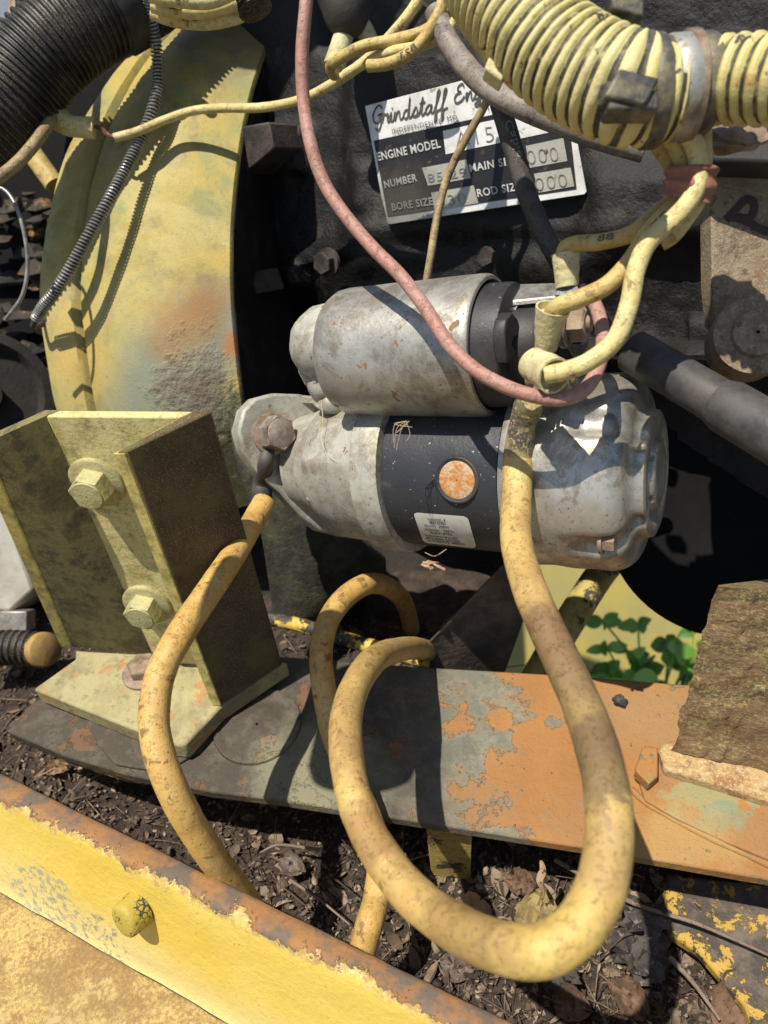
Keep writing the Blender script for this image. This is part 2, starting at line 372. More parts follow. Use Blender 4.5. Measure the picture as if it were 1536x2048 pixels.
back = FWD*.10+UP*.02
def lerp(a, b, t): return a.lerp(b, t)
cen = P(700, 560, .85)
def inward(p, k): return p+(cen-p).normalized()*k
rows = []
stops = [(0, .005), (0, .002), (.003, 0)]+[(x/20*.74+.01, 0) for x in range(1, 20)]
for t, dr in stops:
    rows.append([inward(lerp(e, f, t), dr-.010*sst(0, .35, t)-.011*math.sin(math.pi*min(t/.75, 1))+.0012*fbm(i*.05, t*4)) for i, (e, f) in enumerate(zip(Er, Fr))])
g = G().grid(rows); put('housing_shell', g, mbell, bell)
g2 = G().grid([[inward(e, .006)+FWD*.002 for e in Er], [inward(e, .05)+FWD*.03 for e in Er], [inward(e, .14)+FWD*.05 for e in Er]]); put('end_face', g2, mat['block'], bell)
rows = []   # raised rim round the left end
for t, dr in [(.735, .03), (.744, -.006), (.748, -.0105), (.80, -.0105), (.86, -.0098), (.90, -.008), (.93, -.005), (.985, 0), (1.0, .004), (1.01, .05)]:
    rows.append([inward(lerp(e, f, t), dr-.004+.0015*fbm(i*.05, t*4)) for i, (e, f) in enumerate(zip(Er, Fr))])
g = G().grid(rows); put('rim_flange', g, mbell, bell)

# ---- engine block: one wall of rough casting with bosses, ledge and steps
WQ = P(700, 300, .665); WQ2 = P(1400, 300, .52); WN = ((WQ2-WQ).cross(UP)).normalized()
if WN.dot(FWD) > 0: WN = -WN
WX = (WQ2-WQ).normalized()
WN = (WN*math.cos(.28)+UP*math.sin(.28)).normalized()
def wall(px, py): return onplane(px, py, WQ, WN)
def relief(px, py):
    h = 0
    def b(x0, x1, y0, y1, hh, s=10): return hh*sst(x0-s, x0+s, px)*(1-sst(x1-s, x1+s, px))*sst(y0-s, y0+s, py)*(1-sst(y1-s, y1+s, py))
    h += b(545, 625, 250, 345, .016); h += b(508, 548, 455, 530, .022, 5); h += b(505, 545, 450, 462, .012, 5); h += b(570, 600, 530, 575, .014, 8)
    h += b(640, 1000, -200, 90, -.03, 30)
    h += b(700, 1420, 95, 470, .012, 25)                         # the pad the plate is riveted to
    h += .018*math.exp(-((px-760)/90)**2-((py-500)/60)**2)
    h += .020*math.exp(-((px-1150)/150)**2-((py-520)/60)**2)
    h += b(1190, 1900, 330, 500, .016, 40)
    h += b(1180, 1900, 685, 712, .028, 6)+b(1180, 1900, 735, 2000, -.05, 8)+b(1380, 1460, 630, 690, .012, 8)
    h += b(-500, 640, 600, 2000, -.03, 60)
    h += -.012*math.exp(-((px-612)/9)**2-((py-542)/9)**2)
    h += b(725, 760, 330, 420, .006, 12)
    return h+.0025*fbm(px*.006, py*.006)+.0005*fbm(px*.04, py*.04)
rows = []
for i in range(170):
    py = -260+i*10.5
    rows.append([wall(px, py)+WN*relief(px, py) for px in range(440, 1900, 9)])
g = G().grid(rows)
rim = [rows[0][0], rows[0][-1], rows[124][-1], rows[124][0]]
g.prism([p-WN*.07 for p in rim], -WN*.15)
# cut the block short below the starter so the gap shows
keep = []
for f in g.f:
    c = sum((Vector(g.v[i]) for i in f), Vector())/len(f)
    v = c-CAM; px = 768+v.dot(RIGHT)/v.dot(FWD)*FPX; py = 1024+v.dot(DOWN)/v.dot(FWD)*FPX
    if not (py > 1085 and px > 560) and py < 1190: keep.append(f)
g.f = keep
blk = one('engine_block', g, mat['block'], 'black oily cast-iron engine block wall with bosses behind the starter and the nameplate', 'engine block')
def boss(pts, lift, deep, nm='casting_boss'):
    g = G().prism([wall(x, y)+WN*lift for x, y in pts], -WN*deep); put(nm, g, mboss, blk, bevel=.0015)
mboss = m_simple('dust_edged_black_casting', (.014, .012, .011), (.03, .025, .022), 60, .6, 0, .0008, 300, (.13, .10, .085), .6)
boss([(540, 262), (612, 250), (622, 300), (560, 350), (546, 330)], .052, .05); boss([(508, 468), (545, 458), (548, 520), (528, 535), (512, 530)], .075, .05); boss([(502, 455), (558, 448), (556, 466), (506, 474)], .079, .05)
boss([(568, 532), (590, 530), (604, 572), (578, 574)], .066, .04)
g = G().hexa(wall(690, 520)+WN*.030, WN, .010, .008); g.lathe(wall(690, 520)+WN*.026, WN, [(0, .013), (.004, .0128), (.0042, .008)], 28); put('bolt_head', g, mboss, blk, smooth=30)
g = G().hexa(wall(1010, 505)+WN*.034, WN, .008, .007); put('bolt_head', g, mboss, blk, smooth=30)
# lower crankcase, set back, down to behind the floor plate
def slab(poly, vec): return G().prism(poly, vec)
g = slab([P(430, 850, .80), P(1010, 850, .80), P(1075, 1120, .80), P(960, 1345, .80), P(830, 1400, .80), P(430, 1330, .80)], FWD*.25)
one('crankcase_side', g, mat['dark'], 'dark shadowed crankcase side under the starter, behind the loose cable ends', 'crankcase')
# cone of the mossy housing beneath the starter nose
def m_moss():
    s = M('mossy_black_casting'); n = s.noise(40, 6, .7); c = s.mix(s.step(n, .4, .7), (.02, .018, .014), (.07, .07, .03))
    s.bump(s.noise(200, 5, .7), .002); return s.out(c, .8)
g = G(); rows = []
for i, (a, b) in enumerate(zip(cr([(455, 820, .64), (475, 930, .63), (520, 1060, .64), (548, 1240, .67)], 14), cr([(560, 900, .66), (720, 1080, .66), (770, 1150, .67), (640, 1270, .69)], 14))):
    pa, pb = P(*a), P(*b); rows.append([pa+(pb-pa)*t-FWD*.02*math.sin(t*math.pi)+FWD*(.003*fbm(i*.4, t*5)) for t in [k/10 for k in range(11)]]+[pb+FWD*.1])
g.grid(rows); one('clutch_housing_skirt', g, m_moss(), 'mossy dark curved skirt below the starter nose, behind the bracket', 'housing skirt')
mvoid = m_simple('void_black_shade', (.004, .004, .0045), (.007, .0065, .006), 30, .85, 0, .0003, 300, (.012, .01, .008), .5, spec=.15)  # near-black for pulley and bulkhead: shade of the void put into the colour
# big dark pulley under the right-hand end
g = G(); pc = P(1462, 1035, .63); pn = (-FWD*.93-RIGHT*.25+UP*.15).normalized()
g.lathe(pc, pn, [(-.06, .001), (-.06, .098), (-.012, .101), (-.006, .099), (0, .096), (.000, .085), (-.003, .08), (-.004, .001)], 72)
one('round_pulley', g, mvoid, 'large round black pulley below the right end of the starter', 'pulley')

# ---- floor plate (thick steel, rusty right, dark left)
def m_plate():
    s = M('rusted_orange_primed_plate')
    n = s.noise(26, 6, .62, .3); n2 = s.noise(70, 5, .65, off=(3, 0, 0)); nf = s.noise(420, 4, .7)
    orange = s.mix(s.step(s.noise(15, 4, .6), .35, .7), (.36, .17, .050), (.30, .14, .045)); orange = s.mix(s.ma('MULTIPLY', s.step(nf, .5, .75), .4), orange, (.30, .15, .07))
    grey = s.mix(s.step(n2, .4, .6), (.17, .17, .125), (.23, .22, .16)); grey = s.mix(s.ma('MULTIPLY', s.step(s.noise(200, 4, .7), .5, .6), .6), grey, (.14, .14, .10))
    bx = s.along(onz(1065, 1520, ZP), onz(1200, 1520, ZP)-onz(1000, 1520, ZP))
    bias = s.step(bx, -.08, .075)
    f = s.ma('ADD', n, s.ma('MULTIPLY', bias, .26)); f = s.ma('ADD', f, s.ma('MULTIPLY', s.ma('SUBTRACT', n2, .5), .5)); f = s.ma('ADD', f, s.ma('MULTIPLY', s.ma('SUBTRACT', nf, .5), .16))
    c = s.mix(s.step(f, .520, .665), grey, orange); c = s.mix(s.ma('MULTIPLY', s.step(s.noise(19, 7, .78, off=(9, 4, 0)), .48, .62), .45), c, (.25, .17, .09))
    left_shade = s.mix(s.step(n2, .45, .6), (.065, .055, .04), (.10, .085, .06)); left_shade = s.mix(s.ma('MULTIPLY', s.step(n, .56, .60), .7), left_shade, (.17, .085, .04))  # darker left side: shade put into the colour, with rust stains
    lft = s.step(s.ma('ADD', bx, s.ma('MULTIPLY', s.ma('SUBTRACT', n, .5), .12)), -.12, -.02)
    c = s.mix(lft, left_shade, c)
    w = s.noise(30, 5, .7, off=(7, 7, 0))
    g1 = s.near(onz(1410, 1590, ZP), .035, .3, n2, 1.6, (1, 2.2, 1)); c = s.mix(s.ma('MULTIPLY', g1, .8), c, (.27, .27, .13))
    g2 = s.near(onz(1440, 1640, ZP), .02, .3, n2, 1.6, (1, 2, 1)); c = s.mix(s.ma('MULTIPLY', g2, .7), c, (.18, .24, .15))
    y1 = s.near(onz(1350, 1680, ZP), .05, .6, w, .8, (1, 1.6, 1)); c = s.mix(s.ma('MULTIPLY', y1, .55), c, (.40, .27, .10))
    b1 = s.near(onz(1290, 1430, ZP), .045, .8, w, .8); c = s.mix(s.ma('MULTIPLY', b1, .55), c, (.30, .20, .10))
    gl = s.near(onz(640, 1560, ZP), .06, .5, w, .6); c = s.mix(s.ma('MULTIPLY', gl, .75), c, (.24, .235, .15))  # gleam: sunlit wedge put into the colour
    dots = s.step(s.noise(260, 3, .6), .70, .73); c = s.mix(dots, c, (.05, .035, .025))
    c = s.mix(s.ma('MULTIPLY', s.step(s.noise(900, 2, .6), .64, .70), .6), c, (.10, .06, .03))
    s.bump(nf, .0005); s.bump(s.step(f, .585, .605), .0004); s.bump(s.noise(60, 4), .0015)
    return s.out(c, .7, 0, .35)
mplate = m_plate()
top = [onz(x, y, ZP) for x, y in [(12, 1462), (60, 1408), (200, 1330), (560, 1312), (840, 1333), (1100, 1348), (1390, 1370), (1800, 1372), (1800, 1815), (1536, 1758), (1200, 1700), (850, 1645), (560, 1600), (420, 1583), (250, 1548), (130, 1512)]]
g = G().prism(top, Vector((0, 0, -.0095)))
plate = thing('floor_plate', 'thick floor plate under the starter, orange rust right, painted shade left', 'steel plate', onz(900, 1500, ZP-.01))
put('plate_body', g, mplate, plate, bevel=.0016)
# welded ring and pad on it
c0 = onz(515, 1452, ZP)
g = G().lathe(c0+UP*.001, UP, [(-.001, .033), (.0012, .0325), (.0016, .030), (.0006, .027), (.0006, .018), (.0015, .016), (.0015, .001)], 40); put('washer_ring', g, mplate, plate)
# yellow paint on the outer edge of the plate is a strip of old paint
def m_edge():
    s = M('flaking_edge_paint'); n = s.noise(120, 6, .7); c = s.mix(s.step(n, .48, .56), (.06, .05, .035), (.50, .40, .12)); s.bump(n, .002); return s.out(c, .7)
e = [onz(x, y, ZP-.0095) for x, y in [(14, 1468), (130, 1518), (250, 1556), (330, 1568), (330, 1560), (250, 1548), (130, 1508)]]
g = G().prism(e, Vector((0, 0, -.005))); put('paint_edge', g, m_edge(), plate)
# scab of raised seam on the right: a long ridge from the foot of the rust block towards the right edge
g = G().sweep([onz(x, y, ZP) for x, y in [(1262, 1578), (1300, 1612), (1380, 1655), (1460, 1695), (1560, 1740)]], .0022, 8, step=30, rough=.3); put('weld_seam', g, mplate, plate)

# post under the plate
def m_flaky(name, yel=(.60, .43, .08), und=(.04, .035, .028), thr=.5):
    s = M(name); n = s.noise(38, 6, .65); c = s.mix(s.step(n, thr, thr+.025), und, yel); c = s.mix(s.ma('MULTIPLY', s.step(s.noise(150, 5, .7, off=(2, 2, 2)), .5, .62), .6), c, (.20, .14, .06))
    s.bump(s.step(n, thr, thr+.025), .0008); s.bump(s.noise(300, 4, .7), .0006); return s.out(c, .65)
mflaky = m_flaky('flaking_yellow_over_black'); mflaky2 = m_flaky('dull_flaking_yellow', (.42, .33, .09), (.05, .04, .03), .44)
a = onz(852, 1650, ZP-.012); b = onz(945, 1660, ZP-.012); a2 = P(880, 1770, .46); b2 = P(935, 1830, .48)
g = G().prism([a, b, b-UP*.085-(b-a)*.1, a-UP*.075], (FWD-UP*0).normalized()*.012)
one('support_post', g, mflaky2, 'short flaking yellow post standing under the front edge of the plate', 'support post', bevel=.001)

# ---- channel bracket
def m_olive_sunlit():
    s = M('sunlit_mildewed_yellow_paint'); n = s.noise(22, 6, .65)
    c = ramp3(s, n, (.60, .51, .21), (.67, .58, .27), (.50, .42, .16), .38, .5, .65)  # base lightened: sun on the web put into the colour
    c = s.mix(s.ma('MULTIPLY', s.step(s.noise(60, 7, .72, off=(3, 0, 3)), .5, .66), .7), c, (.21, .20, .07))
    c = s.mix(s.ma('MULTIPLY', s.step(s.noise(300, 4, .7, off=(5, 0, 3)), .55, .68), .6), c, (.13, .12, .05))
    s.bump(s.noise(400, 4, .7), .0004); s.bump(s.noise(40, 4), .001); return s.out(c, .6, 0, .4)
def m_olive_shaded_dirty():
    s = M('shaded_dirty_olive_paint'); n = s.noise(24, 7, .7); c = ramp3(s, n, (.13, .115, .05), (.22, .195, .08), (.09, .075, .04), .4, .52, .66)  # dark base: shade on the left flange put into the colour, plus dirt
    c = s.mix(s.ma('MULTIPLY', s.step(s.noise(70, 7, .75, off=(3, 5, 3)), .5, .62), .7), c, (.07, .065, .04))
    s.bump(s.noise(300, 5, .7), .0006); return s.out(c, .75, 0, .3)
def m_browndirt():
    s = M('dust_speckled_brown_steel'); n = s.noise(30, 6, .7); c = s.mix(s.step(n, .35, .7), (.075, .055, .03), (.14, .10, .05))
    c = s.mix(s.ma('MULTIPLY', s.step(s.noise(1500, 2, .6), .58, .68), .7), c, (.45, .36, .20))
    c = s.mix(s.ma('MULTIPLY', s.step(s.noise(18, 4, .7, off=(5, 5, 1)), .45, .62), .7), c, (.16, .14, .05))
    s.bump(s.noise(900, 3, .7), .0005); return s.out(c, .8, 0, .25)
def m_foot():
    s = M('rust_spotted_pale_green_paint'); n = s.noise(24, 6, .65); c = ramp3(s, n, (.32, .28, .14), (.38, .335, .17), (.26, .225, .115), .38, .5, .65)
    c = s.mix(s.step(s.noise(48, 4, .55, .3, off=(1, 9, 3)), .62, .66), c, (.40, .22, .09))
    c = s.mix(s.ma('MULTIPLY', s.step(s.noise(90, 6, .7, off=(3, 2, 3)), .52, .64), .7), c, (.19, .17, .08))
    s.bump(s.noise(200, 5, .7), .0008); return s.out(c, .65, 0, .35)
mol = m_olive_sunlit(); mod = m_olive_shaded_dirty(); mbd = m_browndirt(); mft = m_foot()
T1 = onz(424, 822, ZT); T2 = onz(250, 903, ZT); T0 = onz(118, 820, ZT)      # web right corner, right flange tip, web left corner
fl = T2-T1; wb = T0-T1; TK = .0085
fn_ = fl.normalized(); wn_ = wb.normalized(); H = ZT-ZB
br = thing('channel_bracket', 'tall olive-yellow steel channel bracket with two bolts, standing on a rust-spotted foot', 'bracket', (T1+T2)/2-UP*H)
# right flange: inner side painted, outer side bare brown
g = G().prism([T1, T2, T2+wn_*.005, T1+fn_*TK+wn_*(TK+.0028), T1+wn_*(TK+.0028)], -UP*H); put('right_flange', g, mbd, br, bevel=.0012)
# web
q0 = T1+wn_*(TK+.0031); q1 = T0
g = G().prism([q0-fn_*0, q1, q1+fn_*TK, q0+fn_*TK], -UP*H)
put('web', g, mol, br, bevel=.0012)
WF = T1+fn_*TK; WBN = fn_ - wn_*fn_.dot(wn_); WBN = (fl.cross(UP)).normalized(); WBN = (wb.cross(UP)).normalized()
if WBN.dot(fl) < 0: WBN = -WBN
t3 = T0+wn_*.0003
lt = onz(-28, 885, ZT); lb = onz(145, 1292, ZB); lb2 = t3-UP*H
g = G(); g.grid([[t3, lt, lb, lb2], [p+wn_*TK for p in (t3, lt, lb, lb2)]], True, True, True); put('left_flange', g, mod, br, bevel=.0012)
# painted skin on the inside of the right flange and its front edge: paint is thicker there
g = G().prism([T2+fn_*.0012-wn_*.0004, T2+fn_*.0012+wn_*.0062, WF+wn_*(TK+.0042)+fn_*.001, WF+wn_*(TK+.0030)+fn_*.001, T2+wn_*(.0052)+fn_*.0002, T2+fn_*.0002-wn_*.0004], -UP*(H-.001))
for i in range(len(g.v)): g.v[i] = tuple(Vector(g.v[i])-UP*.0012) if i < len(g.v)//2 else g.v[i]
def m_edgeyel():
    s = M('bright_yellow_edge_paint'); n = s.noise(70, 6, .7); c = s.mix(s.step(n, .42, .62), (.62, .52, .16), (.34, .28, .10)); s.bump(n, .0008); return s.out(c, .6)
put('edge_paint', g, m_edgeyel(), br)
g = G(); g.grid([[p+fn_*a+wn_*b for a, b in ((.0004, 0), (.0018, 0), (.0018, TK), (.0004, TK))] for p in (lt-UP*.0005, lb+UP*.0005)], True, True, True); put('edge_paint', g, mat_e if 0 else bpy.data.materials['bright_yellow_edge_paint'], br)
# foot
ft = [onz(x, y, ZB) for x, y in [(66, 1378), (150, 1318), (150, 1300)]]+[T1-UP*H-fn_*.004-wn_*.0005, T2-UP*H+fn_*.002-wn_*.0005]+[onz(x, y, ZB) for x, y in [(368, 1492), (340, 1488)]]
g = G().prism(ft, -UP*.0165); put('foot', g, mft, br, bevel=.002)
# rubber pad under foot
g = G().prism([onz(x, y, ZB-.0168) for x, y in [(170, 1440), (500, 1340), (400, 1500), (350, 1530), (290, 1538), (230, 1528), (195, 1490)]], -UP*.0030); put('pad', g, mplate, br, bevel=.001)
def onweb(px, py): return onplane(px, py, WF, WBN)
def hexbolt(root, c, n, r, h, m, washer=1.35, wh=.003, ref=None, names=('head', 'washer')):
    if washer: put(names[1], G().lathe(c, n, [(0, r*washer), (wh*.8, r*washer), (wh, r*washer*.96), (wh, r*.4)], 36), m, root); c = c+n*wh
    g = G().hexa(c, n, r, h*.92, ref); g.lathe(c+n*(h*.9), n, [(0, r*.82), (h*.08, r*.76), (h*.1, .0005)], 24); put(names[0], g, m, root, smooth=30)
def m_boltol():
    s = M('painted_olive_bolt'); n = s.noise(70, 6, .7); c = s.mix(s.step(n, .4, .65), (.47, .43, .21), (.30, .26, .11)); s.bump(s.noise(400, 4, .7), .0006); return s.out(c, .6)
mbo = m_boltol()
for (x, y, lab) in [(196, 962, 'upper olive-painted hex bolt with washer on the bracket web, half in sun'), (296, 1206, 'lower olive-painted hex bolt with washer on the bracket web, near the foot')]:
    c = onweb(x, y)
    t = thing('hex_bolt', lab, 'bolt', c, 'bolts on the channel bracket')
    hexbolt(t, c, WBN, .0128, .0125, mbo, 1.42, .0035, UP+wn_*.3)
c = onz(290, 1345, ZB); t = thing('hex_bolt', 'bolt with orange-rusted washer on the rust-spotted foot, half hidden behind the yellow cable', 'bolt', c)
hexbolt(t, c, UP, .0115, .009, bpy.data.materials['rusty_steel_fastener'], 1.5, .003)

# ---- rail in the foreground
ra = onz(0, 1542, ZR); rb = onz(1010, 2035, ZR); rd = (rb-ra).normalized(); rn = rd.cross(UP).normalized()
if rn.dot(FWD) > 0: rn = -rn
UPR = UP; UP0 = UP
LEAN = math.radians(18)
UPR = (UP*math.cos(LEAN)-rn*math.sin(LEAN)).normalized(); rn = (rn*math.cos(LEAN)+UP*math.sin(LEAN)).normalized()            # rail face normal, towards the camera
RW = .0155
A0 = ra-rd*.35; A1 = rb+rd*.45
face0 = ra+rn*RW
def onface(px, py): return onplane(px, py, face0, rn)
HR = -((onface(240, 1915)-ra).dot(UPR)+(onface(60, 1820)-ra).dot(UPR))/2
def m_rail():
    s = M('chipped_bright_yellow_rail_paint')
    n = s.noise(45, 7, .72); nb = s.noise(9, 4, .6); nf = s.noise(260, 5, .7)
    c = s.mix(s.step(nb, .35, .65), (.66, .48, .075), (.70, .54, .13))
    hz = s.along(ra, -UPR)                  # depth below the top edge
    pale = s.step(s.ma('ADD', hz, s.ma('MULTIPLY', s.ma('SUBTRACT', nb, .5), .05)), HR*.45, HR*.95); c = s.mix(s.ma('MULTIPLY', pale, .75), c, (.66, .56, .25))
    c = s.mix(s.ma('MULTIPLY', s.step(s.noise(500, 3, .6), .62, .70), .6), c, (.38, .26, .05))
    lich = s.near(onface(95, 1800), .036, .3, s.noise(60, 6, .7, off=(1, 1, 1)), .9, None); c = s.mix(s.ma('MULTIPLY', s.step(s.noise(190, 6, .7), .50, .55), lich), c, s.mix(s.noise(300, 4), (.20, .19, .12), (.50, .48, .36)))
    l2 = s.near(onface(200, 1870), .022, .3, s.noise(60, 6, .7, off=(1, 1, 1)), .9); c = s.mix(s.ma('MULTIPLY', s.step(s.noise(190, 6, .7), .52, .57), l2), c, (.30, .28, .18))
    e = s.ma('ADD', hz, s.ma('MULTIPLY', s.ma('SUBTRACT', n, .5), .040)); e = s.ma('ADD', e, s.ma('MULTIPLY', s.ma('SUBTRACT', s.noise(14, 3), .5), .02))
    e = s.ma('ADD', e, s.ma('MULTIPLY', s.along(face0, -rn), -.85))
    e = s.ma('ADD', e, s.ma('MULTIPLY', s.ma('SUBTRACT', nf, .5), .022)); brk = s.step(e, .0004, -.0006); peel = s.step(e, .007, .004)
    ru = ramp3(s, s.noise(34, 6, .65, off=(3, 3, 0)), (.15, .115, .085), (.27, .145, .065), (.33, .165, .06), .42, .5, .56)
    ru = s.mix(s.ma('MULTIPLY', s.step(nf, .52, .66), .5), ru, (.20, .11, .06))
    c = s.mix(peel, c, s.mix(s.step(nf, .42, .6), (.64, .50, .17), (.40, .25, .09)))
    c = s.mix(brk, c, ru)
    sc = s.step(s.noise(60, 4, .6, off=(0, 7, 4)), .70, .72); c = s.mix(sc, c, (.33, .17, .06))
    s.bump(nf, .0006); s.bump(s.ma('SUBTRACT', 1, brk), .0010); s.bump(s.noise(30, 4), .0015)
    return s.out(c, s.mixf(brk, .5, .8), 0, .4)
mrail = m_rail()
rail = thing('side_rail', 'yellow steel side rail across the lower left corner, rusty along its top edge', 'rail', ra-UP*HR)
# cross-section: web with rounded top, tiny fillet at the foot
sec = [(0, -HR), (0, -.002), (.0015, -.0004), (.004, .0), (RW-.005, .0), (RW-.0018, -.0008), (RW-.0004, -.003), (RW, -.006)]+[(RW, -.006-(HR-.010)*k/10) for k in range(1, 10)]+[(RW, -HR+.004), (RW+.0012, -HR+.001)]
def section(p0, p1, sec, n=170):
    rows = []
    for i in range(n+1):
        p = p0.lerp(p1, i/n); rows.append([p+rn*(a+.0006*fbm(i*.15, a*90, b*60))+UPR*(b+.0005*fbm(i*.12, b*80, 4)) for a, b in sec])
    return G().grid(rows, False, True, True)
put('web_plate', section(A0, A1, sec), mrail, rail)
def m_flange():
    s = M('worn_yellow_over_rust'); n = s.noise(55, 7, .75); n2 = s.noise(16, 5, .65, off=(3, 0, 0)); nf = s.noise(420, 5, .75)
    c = s.mix(s.step(s.ma('ADD', nf, s.ma('MULTIPLY', n2, .5)), .60, .86), (.56, .42, .15), (.33, .21, .085))
    c = s.mix(s.ma('MULTIPLY', s.step(n, .56, .64), .75), c, (.30, .15, .055)); c = s.mix(s.ma('MULTIPLY', s.step(n2, .50, .60), .6), c, (.27, .17, .075)); c = s.mix(s.ma('MULTIPLY', s.step(s.noise(30, 6, .75, off=(6, 0, 0)), .54, .62), .6), c, (.58, .47, .20))
    s.bump(nf, .0012); s.bump(n, .001); return s.out(c, .75, 0, .3)
sec = [(RW+.001, -HR-.012), (RW+.001, -HR-.0006), (RW+.003, -HR-.0004)]+[(RW+.003+.02*k, -HR-.006*k) for k in range(1, 12)]+[(.26, -HR-.09)]
put('bottom_flange', section(A0, A1, sec), m_flange(), rail)
# round-headed stud on the rail face
c = onface(280, 1815)
g = G().lathe(c, (rn*.94-rd*.12+UP*.04).normalized(), [(0, .0108), (.0095, .0104), (.0118, .0100), (.0128, .0088), (.0133, .006), (.0134, .0005)], 36, fn=lambda t, a: .0003*math.sin(a*2+.5))
def m_stud():
    s = M('crackled_yellow_over_black_stud'); n = s.vor(330, 'DISTANCE_TO_EDGE'); k = s.noise(60, 4, .6)
    c = s.mix(s.step(s.ma('ADD', n, s.ma('MULTIPLY', s.ma('SUBTRACT', .52, k), 1.1)), .04, .10), (.05, .045, .04), (.42, .32, .05)); s.bump(n, .0004); return s.out(c, .6)
one('round_stud', g, m_stud(), 'crackled yellow and black round stud sticking out of the rail face, lower left', 'stud')

# ---- rust block on the right with its flanged foot
def m_crust():
    s = M('flaking_layered_rust'); n = s.noise(28, 7, .72, .5, stretch=(1, 1, 2.2)); nf = s.noise(420, 4, .75)
    c = ramp3(s, n, (.15, .105, .055), (.25, .155, .085), (.20, .11, .055), .4, .52, .62)
    c = s.mix(s.ma('MULTIPLY', s.step(nf, .48, .60), s.step(s.noise(30, 4), .35, .55)), c, (.36, .29, .12))
    s.bump(n, .003); s.bump(nf, .0010); return s.out(c, .8, 0, .3)
def m_footcrust():
    s = M('pale_crusted_orange_rust'); n = s.noise(40, 7, .75); nf = s.noise(480, 4, .75)
    c = ramp3(s, n, (.34, .17, .07), (.52, .36, .15), (.28, .15, .08), .4, .52, .64); c = s.mix(s.ma('MULTIPLY', s.step(nf, .50, .62), .75), c, (.62, .54, .36))
    s.bump(n, .003); s.bump(nf, .0012); return s.out(c, .8, 0, .3)
mcr = m_crust(); mfc = m_footcrust()
rbk = thing('rusted_mount', 'tall flaking brown mount with a crusted foot at the right edge of the plate', 'mount', onz(1480, 1570, ZP))
zf = ZP+.012
b0 = onz(1342, 1500, zf); b1 = onz(1620, 1560, zf); t0 = P(1430, 1172, depth(b0)-.075); t1 = P(1760, 1200, depth(b1)-.075)
rows = []
for i in range(41):
    t = i/40; l = b0.lerp(t0, t)+RIGHT*(.0025*fbm(t*6, 1)); r = b1.lerp(t1, t); nrm = -FWD
    lay = .0035*round(2.2*fbm(t*2, 3)+t)
    rows.append([l+FWD*.05+RIGHT*.06, l+FWD*.006+RIGHT*.004]+[l.lerp(r, k/40)-FWD*(.002*fbm(t*7, k*.09)+.0015*sst(-.03, .03, fbm(t*3+5, k*.08))+.0008*sst(-.02, .02, fbm(t*8, k*.05))+.0006*fbm(t*30, k*.3)) for k in range(41)]+[r+FWD*.09])
put('column', G().grid(rows, False, True, True), mcr, rbk)
fo = [onz(x, y, zf) for x, y in [(1318, 1500), (1325, 1487), (1345, 1480), (1700, 1550), (1700, 1660), (1536, 1600), (1440, 1570), (1330, 1538)]]
g = G().prism(fo, -UP*.0115); put('foot', g, mfc, rbk, bevel=.002)
fo = [onz(x, y, ZP+.004) for x, y in [(1270, 1535), (1290, 1490), (1340, 1500), (1560, 1560), (1800, 1740), (1560, 1728), (1450, 1682), (1360, 1640), (1290, 1600)]]
g = G().prism(fo, -UP*.0037); put('shim', g, mplate, rbk, bevel=.001)
fo = [onz(x, y, ZP+.0135) for x, y in [(1270, 1540), (1284, 1494), (1316, 1494), (1316, 1552), (1298, 1568)]]
g = G().prism(fo, -UP*.0093); put('nut', g, mplate, rbk, bevel=.001)

# ---- rusty plate and bushing upper right
def m_rp():
    s = M('grainy_tan_rusted_steel'); n = s.noise(26, 6, .7); nf = s.noise(420, 4, .75)
    c = ramp3(s, n, (.20, .15, .10), (.30, .23, .15), (.24, .15, .085), .38, .5, .66); c = s.mix(s.ma('MULTIPLY', s.step(nf, .5, .62), .6), c, (.42, .35, .23)); c = s.mix(s.ma('MULTIPLY', s.step(s.noise(130, 4, .6, off=(1, 0, 0)), .6, .66), .7), c, (.12, .085, .06))
    s.bump(nf, .0012); return s.out(c, .75, 0, .3)
mrp = m_rp()
PD = .43
pp = lambda x, y, dd=0: P(x, y, PD+dd-(y-500)*-.00005)
g = G().prism([pp(1422, 318), pp(1424, 560), pp(1432, 640), pp(1470, 690), pp(1520, 735), pp(1800, 800), pp(1800, 300)], FWD*.016)
rp = thing('side_plate', 'grainy tan rusted plate with a brown painted squiggle at the upper right edge', 'plate', P(1480, 735, PD))
put('plate_body', g, mrp, rp, bevel=.001)
g = G()
def flat(g, pts, w, n, lift=.0004, steps=8, taper=False):
    """flat ribbon stroke with its own small thickness lying on a surface with normal n"""
    c = [Vector(p) for p in cr(pts, steps*(len(pts)-1))]; rows = []
    for i, p in enumerate(c):
        t = (c[min(i+1, len(c)-1)]-c[max(i-1, 0)]).normalized(); s_ = n.cross(t).normalized(); ww = w(i/(len(c)-1)) if callable(w) else w
        rows.append([p-s_*ww, p-s_*ww+n*lift, p+s_*ww+n*lift, p+s_*ww])
    g.grid(rows, True, True, True)
flat(g, [pp(x, y, -.0006) for x, y in [(1452, 440), (1475, 415), (1490, 400), (1506, 402), (1508, 420), (1498, 436), (1475, 434), (1455, 432), (1490, 440), (1515, 455), (1545, 465)]], .0022, -FWD, .0004, 6)
put('painted_mark', g, m_simple('dark_brown_marking_paint', (.055, .032, .028), (.08, .05, .04), 60, .7), rp)
c = P(1512, 668, .415)
g = G().lathe(c, (-FWD-RIGHT*.25).normalized(), [(-.03, .022), (0, .0225), (.001, .022), (.0015, .0135), (.004, .013), (.005, .0125), (.005, .001)], 40)
put('bushing', g, mrp, rp)
